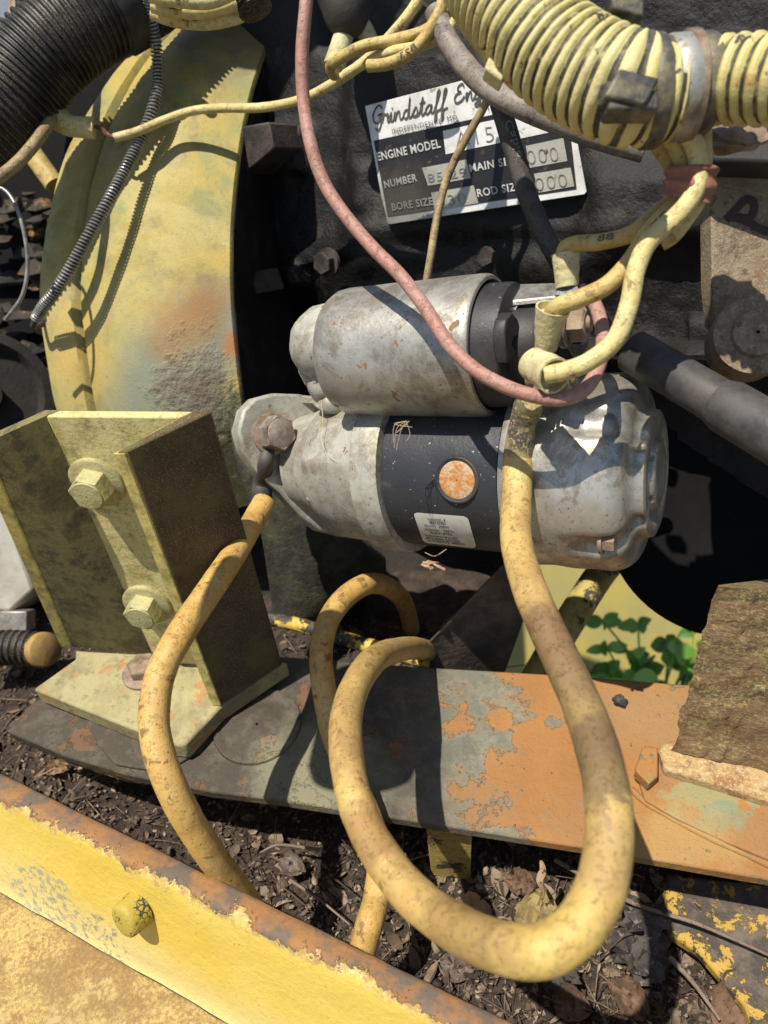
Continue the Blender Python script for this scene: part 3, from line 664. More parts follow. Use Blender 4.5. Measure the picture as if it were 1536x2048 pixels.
g = G().prism([P(1418, 245, .40), P(1800, 250, .38), P(1800, 335, .38), P(1424, 322, .40)], FWD*.02); one('dark_crossbar', g, mat['rubber'], 'dark bar above the tan rusted plate, under the right-hand corrugated hose', 'bar', bevel=.002)
# ------------------------------------------------------------------ starter motor
SA = P(560, 922, .582); SB = P(1330, 948, .440); ax = (SB-SA).normalized()
def axt(px, O=None, a=None, y=None):
    """distance along an axis at which it crosses image column px"""
    O = O or SA; a = a or ax; lo, hi = -.3, .6
    for _ in range(50):
        mid = (lo+hi)/2; p = O+a*mid-CAM; x = 768+p.dot(RIGHT)/p.dot(FWD)*FPX
        if x < px: lo = mid
        else: hi = mid
    return mid
# frame on the axis: angle 0 towards the camera, +90 upwards
eC = -(FWD-ax*FWD.dot(ax)).normalized(); eU = ax.cross(eC).normalized()
if eU.dot(DOWN) > 0: eU = -eU
def cyl_ang(n): return math.atan2(n.dot(eU), n.dot(eC))
def lathe2(O, prof, seg=96, fn=None, cap0=False, cap1=False):
    rows = []
    for t, r in prof:
        rows.append([O+ax*t+(eC*math.cos(b)+eU*math.sin(b))*max(r+(fn(t, b) if fn else 0), 1e-5) for b in [2*math.pi*j/seg for j in range(seg)]])
    return G().grid(rows, True, cap0, cap1)
st = thing('starter_motor', 'silver and black starter motor with a fat silver solenoid on top', 'starter motor', SA+ax*.15-UP*.06)
tf = axt(640); tc = axt(786); ty = axt(842); te = axt(1062); tb = axt(1232); tz = axt(1322)
bd = (ax*.8-FWD*.6).normalized(); RY = .0545; RE = .0598
# nose casting
ribs = lambda t, b: .0035*max(0, math.cos(b*5+.4))**8*(1 if t > tf+.012 and t < tc-.004 else 0)
put('nose_casting', lathe2(SA, [(tf-.012, .03), (tf-.010, .036), (tf+.003, .038), (tf+.012, .042), (tf+.020, .0470), (tf+.032, .0515), (tc-.004, .0560), (tc, .0575)], fn=ribs), mat['alumoss'], st)
put('nose_collar', lathe2(SA, [(tc+.0002, .0570), (tc+.001, .0595), (ty-.003, .0598), (ty-.0015, .0592), (ty-.001, .05)], fn=lambda t, b: .0006*math.sin(b*3)), mat['alumoss'], st)
# mounting flange with an ear
FQ = P(600, 930, .553)
def onfl(px, py, o=0): return onplane(px, py, FQ+bd*o, bd)
ear = [(476, 862), (487, 820), (510, 796), (548, 786), (600, 788), (668, 800), (735, 830), (760, 900), (760, 1000), (735, 1060), (690, 1075), (640, 1062), (600, 1030), (560, 985), (520, 950), (487, 905)]
g = G().prism([onfl(x, y) for x, y in ear], -bd*.014); put('mounting_flange', g, mat['alumoss'], st, bevel=.0022)
# top ledge running from the ear over the casting
g = G().prism([P(545, 786, .555), P(640, 792, .545), P(770, 800, .52), P(770, 815, .523), P(640, 806, .548), P(560, 806, .558)], FWD*.02); put('top_rib', g, mat['alumoss'], st, bevel=.001)
g = G().prism([P(612, 988, .525), P(745, 1000, .500), P(745, 1015, .50), P(612, 1003, .525)], FWD*.02); put('side_rib', g, mat['alumoss'], st, bevel=.002)
# yoke
put('yoke', lathe2(SA, [(ty-.0009, RY-.002), (ty, RY), (te-.002, RY), (te-.0015, RY-.001)]), mat['black'], st)
p, n_ = oncyl(914, 960, SA, ax, RY)
put('plug_seat', G().lathe(p, n_, [(-.001, .0145), (.0005, .0142), (.0009, .0134), (.0002, .0118), (.0001, .0100)], 40), mat['rubber'], st)
g = G().lathe(p, n_, [(-.001, .0118), (.0004, .0116), (.0008, .0108), (.0006, .0060), (.0007, .0004)], 40)
def m_plug():
    s = M('orange_rust_plug'); n = s.noise(120, 6, .7); c = ramp3(s, n, (.45, .20, .06), (.52, .30, .14), (.46, .40, .32), .42, .5, .6); s.bump(s.noise(500, 4, .7), .0008); return s.out(c, .8)
put('plug', g, [m_plug()], st)
# end cap with scoops round the through-bolts
bolts = []
for (x, y) in [(1262, 850), (1258, 1092)]:
    p, n_ = oncyl(x, y, SA, ax, RE-.004); bolts.append(cyl_ang(n_))
bolts += [bolts[0]+math.radians(62)]
def capfn(t, b):
    k = sst(tb-.020, tb-.006, t)*(1-sst(tz-.008, tz, t)); d = 0
    for bb in bolts[:2]:
        x = (b-bb+math.pi) % (2*math.pi)-math.pi; d = max(d, math.exp(-(x/.125)**4))
    return -.0060*k*d
prof = [(te, RE-.003), (te+.0005, RE-.0005), (te+.002, RE)]+[(te+.002+(tb-te-.004)*k/12, RE+.0004*math.sin(k)) for k in range(1, 13)]
L = tz-tb
prof += [(tb+L*math.sin(a)*.62, RE-.013*(1-math.cos(a))) for a in [math.radians(9*k) for k in range(1, 11)]]
prof += [(tb+L*.635, .0440), (tb+L*.70, .0400), (tb+L*.76, .0385), (tb+L*.90, .0375), (tb+L*.93, .0355), (tb+L*.93, .0300), (tb+L*.88, .0285), (tb+L*.88, .0215), (tb+L*.97, .0200), (tb+L*1.0, .0180), (tb+L*.99, .0120), (tb+L*.99, .0005)]
put('end_cap', lathe2(SA, prof, 160, capfn), mat['alu'], st, smooth=50)
for i, (x, y, rr) in enumerate([(1268, 852, 0), (1262, 1094, 1), (1330, 835, 2)]):
    bb = bolts[[0, 1, 2][i]]; c = SA+ax*(tb+.004 if i < 2 else tb+.006)+(eC*math.cos(bb)+eU*math.sin(bb))*(RE-.0060)
    g = G().hexa(c, ax, .0058, .0065, eC); g.lathe(c-ax*.002, ax, [(0, .0075), (.002, .0075), (.0022, .004)], 20)
    if i == 0: g = G().lathe(c, ax, [(0, .0078), (.0035, .0072), (.006, .005), (.007, .001)], 24, fn=lambda t, a: .0005*math.sin(4*a))
    put('through_bolt', g, mat['zinc'] if i == 0 else mat['bolt_rust'], st)
# ---- solenoid
QL = P(695, 706, .487); QR = P(985, 692, .437); sx = (QR-QL).normalized()
def lathe3(O, a, prof, seg=96, fn=None, cap0=False, cap1=False):
    c = -(FWD-a*FWD.dot(a)).normalized(); u = a.cross(c); rows = []
    for t, r in prof: rows.append([O+a*t+(c*math.cos(b)+u*math.sin(b))*max(r+(fn(t, b) if fn else 0), 1e-5) for b in [2*math.pi*j/seg for j in range(seg)]])
    return G().grid(rows, True, cap0, cap1)
SLn = (QR-QL).length; R1 = .0402
put('solenoid_body', lathe3(QL, sx, [(-.004, .02), (-.004, R1-.007), (-.001, R1-.003), (.003, R1-.0008), (.008, R1)]+[(.008+(SLn-.012)*k/10, R1+.0008*k/10) for k in range(1, 11)]+[(SLn-.001, R1+.0005), (SLn+.0008, R1-.0008), (SLn+.0012, R1-.0026), (SLn-.0005, R1-.0036), (SLn-.006, R1-.0040)], fn=lambda t, b: .0003*fbm(t*30, math.cos(b), math.sin(b))), mat['alu'], st, smooth=35)
scap = put('solenoid_cap', lathe3(QL, sx, [(SLn-.006, R1-.0046), (SLn+.013, R1-.0052), (SLn+.0155, R1-.006), (SLn+.0165, R1-.008), (SLn+.017, .022), (SLn+.030, .0205), (SLn+.032, .019), (SLn+.032, .0005)]), mat['capplastic'], st, smooth=35)
CF = QL+sx*(SLn+.0165)                     # face of the cap
cc = -(FWD-sx*FWD.dot(sx)).normalized(); cu = sx.cross(cc)
if cu.dot(DOWN) > 0: cu = -cu
def oncap(px, py, o=0): return onplane(px, py, CF+sx*o, sx)
# moulded ribs and terminal pedestals on the cap
for poly, h, o in [([(988, 640), (1000, 625), (1012, 640), (1020, 668), (1004, 676), (1000, 690), (1008, 706), (992, 728), (986, 700), (984, 668)], .007, 0), ([(1030, 700), (1060, 690), (1100, 700), (1130, 740), (1130, 790), (1090, 812), (1050, 800), (1034, 760)], .012, 0), ([(1050, 600), (1100, 590), (1140, 600), (1150, 650), (1120, 690), (1070, 690), (1046, 660)], .014, 0)]:
    g = G().prism([oncap(x, y, o) for x, y in poly], sx*h); put('moulded_rib', g, mat['capplastic'], scap, bevel=.001)
# small left-hand snout and lump joining solenoid and nose
def snout(): 
    O = P(650, 690, .500); return lathe3(O, sx, [(-.018, .001), (-.018, .010), (-.0155, .0180), (-.011, .0225), (-.004, .0250), (.012, .0262), (.03, .0265)], 40, fn=lambda t, b: .002*fbm(t*30, math.cos(b)*1.3, math.sin(b)*1.3))
put('plunger_housing', snout(), mat['alumoss'], st)
g = G().blob(P(650, 772, .507), .012, .012, .017, 3, .1, 20, 12); g.blob(P(668, 800, .51), .014, .012, .010, 5, .1, 20, 12); g.blob(P(632, 740, .505), .011, .011, .015, 2, .1, 20, 12)
put('casting_lump', g, mat['alumoss'], st)
# strap across the top of the cap
g = G().prism([P(1005, 612, .420), P(1010, 578, .428), P(1020, 568, .43), P(1118, 565, .412), P(1120, 592, .405), P(1022, 603, .415), P(1012, 625, .415)], sx*-.003+DOWN*.003)
put('terminal_strap', g, mat['zinc'], st, bevel=.0006)
g = G().prism([P(1012, 604, .420), P(1040, 602, .414), P(1022, 640, .414), P(1014, 655, .416), P(1000, 640, .42)], FWD*.004); put('strap_leg', g, mat['zinc'], st, bevel=.0006)
def m_verd():
    s = M('blue_green_corroded_lug'); n = s.noise(300, 4, .7); c = s.mix(s.step(n, .4, .6), (.14, .19, .19), (.32, .36, .34)); s.bump(n, .0006); return s.out(c, .7, .2)
mverd = m_verd()
g = G().prism([P(1116, 568, .408), P(1156, 572, .400), P(1158, 592, .398), P(1112, 590, .403)], FWD*.004); put('corroded_lug', g, mverd, st, bevel=.0006)
# studs, washers and nuts: upper and lower
for (x, y, dd, r, off) in [(1128, 650, .408, .0095, 0), (1098, 756, .402, .0095, 0)]:
    c = P(x, y, dd)
    stud = put('terminal_stud', G().lathe(c-sx*.012, sx, [(0, .0045), (.026, .0045), (.027, .004), (.027, .0005)], 20), mat['bolt_rust'], st)
    put('terminal_washer', G().lathe(c-sx*.001, sx, [(0, .004), (0, .0125), (.0016, .0127), (.002, .0120), (.002, .004)], 30), mat['bolt_grey'], stud)
    put('terminal_washer', G().lathe(c+sx*.0015, sx, [(0, .004), (0, .0112), (.0016, .0115), (.002, .0108), (.002, .004)], 30), mat['zinc'], stud)
    g = G().hexa(c+sx*.004, sx, .0098, .0085, cu); g.lathe(c+sx*.0122, sx, [(0, .0082), (.0008, .0074), (.0006, .0046)], 24); put('terminal_nut', g, mat['bolt_grey'] if y > 700 else mat['bolt_rust'], stud, smooth=30)
# sticker, wrapped round the yoke
cs = [(826, 1024.6), (935, 1033), (953.5, 1097), (847, 1085.5)]
def stk(u, v, r=RY+.0003):
    a = [cs[0][k]+(cs[1][k]-cs[0][k])*u for k in (0, 1)]; b = [cs[3][k]+(cs[2][k]-cs[3][k])*u for k in (0, 1)]
    x = a[0]+(b[0]-a[0])*v; y = a[1]+(b[1]-a[1])*v
    return oncyl(x, y, SA, ax, r)[0]
rows = []; rc = .12
for i in range(25):
    v = i/24; ins = 0
    dv = min(v, 1-v)
    if dv < rc: ins = (rc-math.sqrt(max(0, rc*rc-(rc-dv)**2)))*.62
    rows.append([stk(ins+(1-2*ins)*k/16, v) for k in range(17)])
gs = G().grid(rows)
def m_sticker():
    s = M('aged_paper_label'); n = s.noise(120, 5, .6); c = s.mix(s.step(n, .4, .7), (.62, .61, .52), (.52, .50, .41)); return s.out(c, .5)
stick = put('paper_label', gs, m_sticker(), st)
mink = m_simple('faded_black_print', (.06, .06, .055), (.12, .12, .10), 300, .6)
# ------------------------------------------------------------------ lettering
def text_polys(txt, bold=0, space=1):
    cu_ = bpy.data.curves.new('t', 'FONT'); cu_.body = txt; cu_.size = 1; cu_.offset = bold; cu_.space_character = space; cu_.resolution_u = 3
    o = bpy.data.objects.new('t', cu_); me = bpy.data.meshes.new_from_object(o)
    v = [tuple(p.co) for p in me.vertices]; f = [tuple(p.vertices) for p in me.polygons]
    bpy.data.objects.remove(o); bpy.data.curves.remove(cu_); bpy.data.meshes.remove(me); return v, f
def addtext(g, txt, fnc, bold=.01, space=1.05):
    """fnc(u, v): u 0..1 over the width, v in cap heights"""
    v, f = text_polys(txt, bold, space); x0 = min(p[0] for p in v); x1 = max(p[0] for p in v); b = len(g.v)
    g.v += [tuple(fnc((p[0]-x0)/(x1-x0), p[1]/.70)) for p in v]; g.f += [tuple(b+i for i in q) for q in f]
g = G()
for txt, u0, u1, v0, h, bo in [('Customer  #', .23, .56, .21, .075, .012), ('M2T42981', .25, .54, .335, .105, .012), ('Short:   28869', .13, .58, .45, .07, .014), ('Shipment:   338753', .11, .67, .575, .07, .012), ('Made in  JAPAN', .20, .60, .665, .065, .014), ('Remanufactured in USA', .08, .69, .775, .065, .012), ('MITSUBISHI ELECTRIC', .08, .72, .865, .065, .012), ('AUTOMOTIVE  AMERICA', .09, .80, .945, .065, .012)]:
    addtext(g, txt, lambda u, v, u0=u0, u1=u1, v0=v0, h=h: stk(u0+(u1-u0)*u, v0-h*v, RY+.0006), bo)
put('label_print', g, mink, stick, smooth=0, kind='stuff')

# ------------------------------------------------------------------ nameplate on the block
off = .0235
def np_(px, py, o=0): return onplane(px, py, WQ+WN*(off+o), WN)
def z1(x, y): return 700+x/3.072, 130+y/3.072
npz = lambda x, y, o=0: np_(*z1(x, y), o)
npl = thing('engine_nameplate', 'black and silver engine data plate with script lettering, behind the crossing grey cables', 'nameplate', np_(950, 450))
def m_np(name, c1, c2, me, ro): 
    s = M(name); n = s.noise(50, 6, .7); c = s.mix(s.step(n, .4, .66), c1, c2)
    c = s.mix(s.ma('MULTIPLY', s.step(s.noise(120, 5, .7, off=(3, 0, 0)), .60, .68), .7), c, (.16, .10, .06)); low = s.near(np_(800, 440), .055, .7, n, .7); c = s.mix(s.ma('MULTIPLY', low, .75), c, (.075, .065, .05))
    s.bump(s.noise(700, 3), .0002); return s.out(c, ro, me)
mns = m_np('scratched_bare_aluminium_plate', (.80, .80, .78), (.62, .61, .57), .0, .4); mnb = m_np('black_enamel_plate', (.012, .012, .015), (.02, .02, .023), 0, .5)
mnw = m_np('pale_window_aluminium', (.50, .49, .42), (.40, .38, .31), .25, .45)
corn = [(92, 252), (1290, -62), (1332, 190), (1382, 400), (1452, 778), (1440, 795), (250, 978), (232, 975), (190, 800)]
g = G().prism([npz(x, y) for x, y in corn], -WN*.0012); put('plate_sheet', g, mns, npl, bevel=.0003)
g = G().prism([npz(x, y, .0004) for x, y in [(145, 465), (1330, 205), (1392, 762), (232, 932)]], -WN*.0003); put('black_field', g, mnb, npl)
g = G()
for q in [[(570, 405), (1290, 248), (1312, 396), (588, 548)], [(442, 632), (715, 580), (742, 695), (480, 742)], [(498, 785), (760, 740), (788, 848), (520, 890)], [(1080, 497), (1310, 448), (1335, 590), (1105, 632)], [(1130, 668), (1355, 630), (1378, 745), (1160, 785)]]:
    put('blank_window', G().prism([npz(x, y, .0008) for x, y in q], -WN*.0003), mnw if q[0][1] > 410 else mns, npl)
upz = (npz(92, 252)-npz(250, 978)).normalized()
def line(g, txt, a, b, h, bold=.02, o=.0011, sp=1.1):
    p = npz(*a, o); q = npz(*b, o); hh = h/3.072/FPX*depth(p)
    addtext(g, txt, lambda u, v: p.lerp(q, u)+upz*(hh*v), bold, sp)
g = G(); line(g, 'INDEPENDENCE', (262, 422), (566, 358), 28, .0); line(g, 'MO', (600, 345), (660, 333), 28, 0); line(g, '16', (850, 280), (884, 272), 28, .02)
put('small_print', g, mink, npl, smooth=0, kind='stuff')
mwl = m_np('worn_white_lettering', (.60, .60, .57), (.42, .42, .39), 0, .5)
g = G()
for t in [('ENGINE MODEL', (172, 588), (558, 505), 46), ('NUMBER', (215, 757), (415, 712), 42), ('BORE SIZE', (262, 895), (512, 857), 42), ('MAIN SIZE', (738, 657), (1040, 603), 44), ('ROD SIZE', (785, 810), (1055, 765), 44)]: line(g, *t)
put('white_lettering', g, mwl, npl, smooth=0, kind='stuff')
g = G()
for t in [('A15', (655, 505), (888, 468), 88, -.02), ('85 29', (482, 722), (716, 682), 50, -.01), ('030', (540, 870), (716, 850), 62, -.01), ('000', (1095, 612), (1285, 588), 84, -.02), ('000', (1145, 775), (1338, 745), 78, -.02)]: line(g, *t, o=.0014)
def solid(g0, vec):
    """give a flat set of faces real thickness"""
    n0 = len(g0.v); g0.v += [tuple(Vector(p)+vec) for p in g0.v]; ed = {}
    for f in g0.f:
        for i in range(len(f)):
            e = (f[i], f[(i+1) % len(f)]); k = tuple(sorted(e)); ed.setdefault(k, []).append(e)
    fs = list(g0.f)
    for f in fs: g0.f.append(tuple(i+n0 for i in f)[::-1])
    for k, l in ed.items():
        if len(l) == 1: a, b = l[0]; g0.f.append((b, a, a+n0, b+n0))
    return g0
solid(g, -WN*.0005)
put('stamped_characters', g, m_np('stamped_aluminium', (.34, .33, .28), (.26, .25, .20), .3, .4), npl, smooth=0, kind='stuff')
GL = {'G': (.62, [[(.62, .80), (.52, 1.0), (.32, .95), (.1, .6), (.12, .2), (.3, .05), (.48, .2), (.58, .5), (.36, .46), (.62, .5), (.55, .0), (.38, -.38), (.2, -.2)]]),
 'r': (.42, [[(.0, .05), (.1, .42), (.16, .50), (.22, .42), (.34, .45), (.30, .12), (.36, .0), (.48, .12)]]), 'i': (.26, [[(0, .12), (.12, .48), (.08, .1), (.16, .0), (.28, .12)], [(.17, .66), (.19, .74)]]),
 'n': (.52, [[(0, .12), (.08, .48), (.06, .0), (.18, .38), (.32, .46), (.34, .1), (.42, .0), (.54, .12)]]), 'd': (.52, [[(.36, .42), (.16, .44), (.03, .2), (.12, .0), (.28, .12), (.42, 1.1), (.34, .12), (.42, .0), (.54, .12)]]),
 's': (.40, [[(0, .12), (.22, .50), (.30, .18), (.18, .0), (.02, .08), (.28, .02), (.42, .12)]]), 't': (.32, [[(0, .12), (.22, .95), (.12, .1), (.2, .0), (.34, .12)], [(.02, .62), (.34, .68)]]),
 'a': (.50, [[(.36, .40), (.2, .46), (.03, .2), (.1, .0), (.26, .12), (.38, .46), (.32, .1), (.4, .0), (.52, .12)]]), 'f': (.36, [[(0, .12), (.22, .7), (.32, 1.08), (.2, 1.05), (.12, .5), (.02, -.42), (.12, -.38), (.14, .02), (.36, .12)]]),
 'E': (.66, [[(.58, .80), (.48, 1.0), (.26, .9), (.22, .66), (.4, .56), (.14, .48), (.02, .2), (.16, .0), (.42, .08), (.60, .3)]]), 'g': (.50, [[(.36, .40), (.2, .46), (.03, .2), (.1, .0), (.26, .12), (.38, .46), (.30, -.2), (.14, -.4), (.02, -.28), (.3, -.02), (.5, .12)]]), 'e': (.42, [[(0, .12), (.28, .3), (.26, .46), (.12, .44), (.04, .2), (.14, .0), (.3, .02), (.44, .14)]]), ' ': (.6, [])}
g = G()
for wd, a, b, hh in [('Grindstaff', (135, 370), (600, 274), 98), ('Engines', (640, 236), (1000, 160), 98)]:
    tot = sum(GL[c][0] for c in wd); x = 0; p = npz(*a, .0006); q = npz(*b, .0006); h = hh/3.072/FPX*depth(p)
    for c in wd:
        for s_ in GL[c][1]: flat(g, [p.lerp(q, (x+k[0]+k[1]*.18)/tot)+upz*(h*k[1]) for k in s_], lambda t: .00060, WN, .0002, 5)
        x += GL[c][0]
put('script_lettering', g, mink, npl, smooth=0, kind='stuff')
for (x, y) in [(1203, 530)]:
    g = G().lathe(npz(x, y, .001), WN, [(0, .0016), (.0008, .0012), (.001, .0002)], 14); put('rivet', g, mat['bolt_rust'], npl)
# ------------------------------------------------------------------ cables and wires
def cable(name, pts, rpx, m, label, cat, group=None, seg=16, step=None, rough=.02, parent=None, R=None):
    """pts: (px, py, depth); rpx: radius seen at the first point"""
    w = [P(*p) for p in pts]; r = R or rpx/FPX*pts[0][2]
    g = G().sweep(w, r, seg, step=step or len(pts)*10, rough=rough)
    return one(name, g, m, label, cat, group) if parent is None else put(name, g, m, parent)
def lug(root, c, n, r_o, r_i, th, m, name='lug_ring'):
    put(name, G().lathe(c, n, [(0, r_i), (0, r_o), (th, r_o), (th, r_i), (0, r_i)], 30), m, root)

# ground cable A from the ear bolt
t = thing('ground_cable', 'yellow ground cable from the starter ear, dropping in front of the bracket', 'cable', P(470, 1760, .42))
put('jacket', G().sweep([P(*p) for p in [(528, 1005, .545), (508, 1040, .53), (470, 1105, .49), (420, 1180, .455), (365, 1262, .43), (322, 1345, .415), (308, 1430, .405), (318, 1505, .40), (350, 1590, .40), (395, 1670, .412), (440, 1735, .428), (490, 1800, .448), (520, 1860, .465)]], .0083, 24, step=130, rough=.03), mat['cable'], t)
put('lug_barrel', G().sweep([P(527, 1000, .553), P(524, 985, .552), P(526, 960, .55), P(531, 925, depth(onfl(531, 925))-.004), P(538, 895, depth(onfl(538, 895))-.002)], [.0068, .0075, .0072, .0055, .0045], 20, step=20), mat['hosegrey'], t)
ce = onfl(541, 868, .002)
g = G().lathe(ce, bd, [(-.001, .006), (-.001, .0125), (.0012, .0125), (.0012, .006)], 30); put('lug_ring', g, mat['zinc'], t)
t = thing('flange_bolt', 'grey hex bolt through the starter ear, holding the ground cable lug', 'bolt', ce)
put('washer', G().lathe(ce+bd*.0014, bd, [(0, .004), (0, .0150), (.002, .0150), (.0024, .0142), (.0024, .004)], 36), mat['bolt_rust'], t)
g = G().hexa(ce+bd*.004, bd, .0128, .0125, eU+eC*.4, ch=.1); put('head', g, mat['bolt_grey'], t, smooth=30)
put('shank_collar', G().lathe(ce+bd*.0165, bd, [(0, .0100), (.0005, .0094), (.0006, .0005)], 30), mat['bolt_grey'], t)

# battery cable B from the solenoid, the big loop
t = thing('battery_cable', 'thick yellow battery cable from the solenoid, hanging in a big loop towards the viewer', 'cable', P(1100, 1930, .25))
PB = [(1036, 915, .425), (1035, 960, .42), (1032, 1030, .41), (1034, 1090, .395), (1056, 1170, .37), (1090, 1250, .35), (1130, 1335, .33), (1168, 1420, .31), (1198, 1510, .29), (1216, 1600, .275), (1218, 1690, .265), (1198, 1785, .255), (1150, 1862, .25), (1080, 1902, .25), (1000, 1893, .26), (915, 1857, .28), (830, 1795, .305), (765, 1715, .325), (718, 1625, .345), (695, 1530, .365), (692, 1440, .39), (712, 1370, .42), (750, 1318, .46), (795, 1300, .52), (835, 1297, .58), (880, 1310, .66)]
put('jacket', G().sweep([P(*p) for p in PB], .0085, 28, step=260, rough=.035), mat['cable_big'], t)
put('heat_shrink', G().sweep([P(1036, 918, .425), P(1040, 880, .42), P(1046, 845, .415), P(1056, 815, .408), P(1066, 800, .40)], [.0086, .0078, .0075, .0080, .0062], 24, step=24, rough=.05), m_simple('dust_caked_black_sleeve', (.05, .05, .05), (.10, .09, .07), 120, .7, 0, .0005, 500, (.50, .39, .16), .85, speck=(.45, .36, .16), spk=.55), t)
put('lug_tongue', G().prism([P(1058, 812, .405), P(1084, 818, .400), P(1090, 770, .396), P(1070, 765, .398)], FWD*.003), mat['bolt_grey'], t, bevel=.0006)
# cable C behind
t = thing('spare_cable', 'orange-yellow cable arching behind the big loop, with its foot in the litter beside the rail', 'cable', P(735, 1870, .40))
PC = [(830, 1290, .76), (810, 1210, .70), (778, 1175, .63), (735, 1168, .58), (690, 1195, .56), (655, 1245, .54), (642, 1310, .525), (650, 1390, .51), (668, 1470, .50), (700, 1550, .49), (740, 1640, .48), (760, 1720, .47), (752, 1800, .455), (738, 1850, .44), (720, 1920, .44)]
put('jacket', G().sweep([P(*p) for p in PC], .0083, 22, step=140, rough=.03), mat['cable'], t)

# pink wire
PK = [(618, -60, .40), (611, 20, .40), (604, 110, .405), (607, 200, .41), (622, 290, .41), (648, 365, .41), (690, 430, .405), (745, 495, .40), (800, 550, .393), (850, 615, .385), (895, 685, .378), (945, 735, .372), (1000, 768, .367), (1060, 790, .365), (1120, 798, .364), (1168, 780, .365), (1196, 735, .368), (1206, 680, .375), (1198, 630, .385), (1182, 595, .395), (1165, 580, .405)]
cable('pink_wire', PK, 13.5, mat['pink'], 'faded pink wire hanging from the top and hooking round the solenoid terminals', 'wire', step=240)
# long yellow wire with bare copper end
t = thing('broken_wire', 'long yellow wire crossing the bell housing to a bare copper end in a split connector', 'wire', P(500, 216, .52))
PY = [(865, -60, .50), (830, 10, .50), (790, 62, .51), (735, 118, .53), (670, 165, .55), (600, 200, .575), (525, 215, .60), (450, 216, .615), (385, 222, .625), (330, 240, .628), (275, 263, .622), (228, 276, .620)]
put('insulation', G().sweep([P(*p) for p in PY], 9/FPX*.60, 16, step=150, rough=.02), mat['wire'], t)
g = G()
for k in range(4):
    g.sweep([P(228, 275, .620), P(215+k, 266+k*2, .619), P(203-k, 254+k*2, .618+k*.0006), P(190, 252+k, .620)], .0010, 6, step=14)
put('copper_strands', g, mat['copper'], t)
put('connector', G().sweep([P(188, 256, .620), P(160, 254, .618), P(136, 250, .616), P(118, 238, .616), P(112, 232, .616)], [.0085, .0082, .0085, .0096, .0060], 22, step=26), mat['wire'], t)
# yellow wires bunched at the top
YW = [('stained yellow wire curving left of the nameplate, ending in a hook', [(925, -40, .49), (895, 25, .49), (850, 62, .495), (790, 80, .50), (730, 92, .505), (688, 112, .51), (662, 132, .52), (668, 150, .54)], 12, 'wire2'),
 ('yellow wire with faint printed marks, blunt end above the nameplate', [(900, -40, .475), (878, 25, .475), (850, 75, .48), (815, 110, .485), (775, 128, .49), (736, 132, .495)], 12.5, 'wire2'),
 ('pale yellow wire swinging from the top centre towards the nameplate corner', [(955, -40, .47), (925, 20, .472), (888, 68, .48), (840, 92, .49), (790, 102, .50), (745, 118, .515), (690, 150, .53)], 11, 'wire')]
for lab, pts, r, mm in YW: cable('yellow_wire', pts, r, mat[mm], lab, 'wire', 'yellow wires bunched above the nameplate')
t = thing('rubber_boot', 'dark dirty rubber boot with two pale split sleeves near the top centre', 'boot', P(700, 150, .58))
put('boot', G().sweep([P(680, -30, .57), P(690, 10, .57), P(692, 40, .575), P(690, 60, .585)], [.020, .019, .017, .008], 24, step=16), mat['rubber'], t)
put('sleeve', G().sweep([P(690, 62, .575), P(680, 95, .575), P(668, 135, .575)], [.0075, .0078, .0085], 18, step=10), mat['sleeve'], t)
put('sleeve', G().sweep([P(712, 38, .58), P(730, 62, .58), P(750, 100, .585)], [.0075, .0070, .0060], 18, step=10), mat['sleeve'], t)
# brown wire over the nameplate
cable('thin_wire', [(985, 178, .455), (962, 225, .465), (925, 290, .475), (893, 360, .485), (873, 440, .49), (862, 510, .49), (850, 580, .50)], 8.5, mat['wire_brown'], 'thin brown-stained wire hanging across the nameplate down behind the solenoid', 'wire')
# grey cables
GC = [(962, 60, .46), (975, 120, .46), (1002, 215, .465), (1030, 310, .47), (1062, 410, .475), (1105, 500, .48), (1160, 590, .485), (1225, 670, .49), (1300, 760, .52)]
g = G().sweep([P(*p) for p in GC], 20/FPX*.465, 20, step=130, rough=.02)
t = thing('motor_lead', 'dark grey printed cable running down over the nameplate between the other wires', 'cable', P(1100, 500, .48))
put('jacket', g, mat['greywire'], t)
gp = cr(GC, 200)
def onc(u, v):
    k = 34+u*44; i = int(k); a = P(*gp[i]); b = P(*gp[i+1]); p = a.lerp(b, k-i); tt = (P(*gp[i+3])-P(*gp[i-3])).normalized()
    sd_ = tt.cross(-FWD).normalized()
    if sd_.dot(RIGHT) < 0: sd_ = -sd_
    rr = 20/FPX*.465+.0003; th = (v-.5)*.75; th2 = -th
    return p+sd_*(math.sin(th2)*rr)+(-FWD+tt*FWD.dot(tt)).normalized()*(math.cos(th2)*rr)
g = G(); addtext(g, 'Motor Cable', onc, .01); put('printed_words', g, m_simple('pale_grey_print', (.22, .21, .20), (.30, .29, .27), 200, .6), t, smooth=0)
cable('dusty_cable', [(870, 20, .48), (892, 75, .478), (925, 125, .47), (975, 175, .455), (1040, 212, .445), (1120, 245, .44), (1200, 275, .435), (1290, 300, .43)], 22, mat['dustcable'], 'thick dust-covered grey cable slanting under the big corrugated hose', 'cable')
cable('dark_wire', [(850, 8, .52), (828, 40, .53), (800, 90, .55)], 8, mat['rubber'], 'short black wire behind the yellow wires at the top', 'wire')
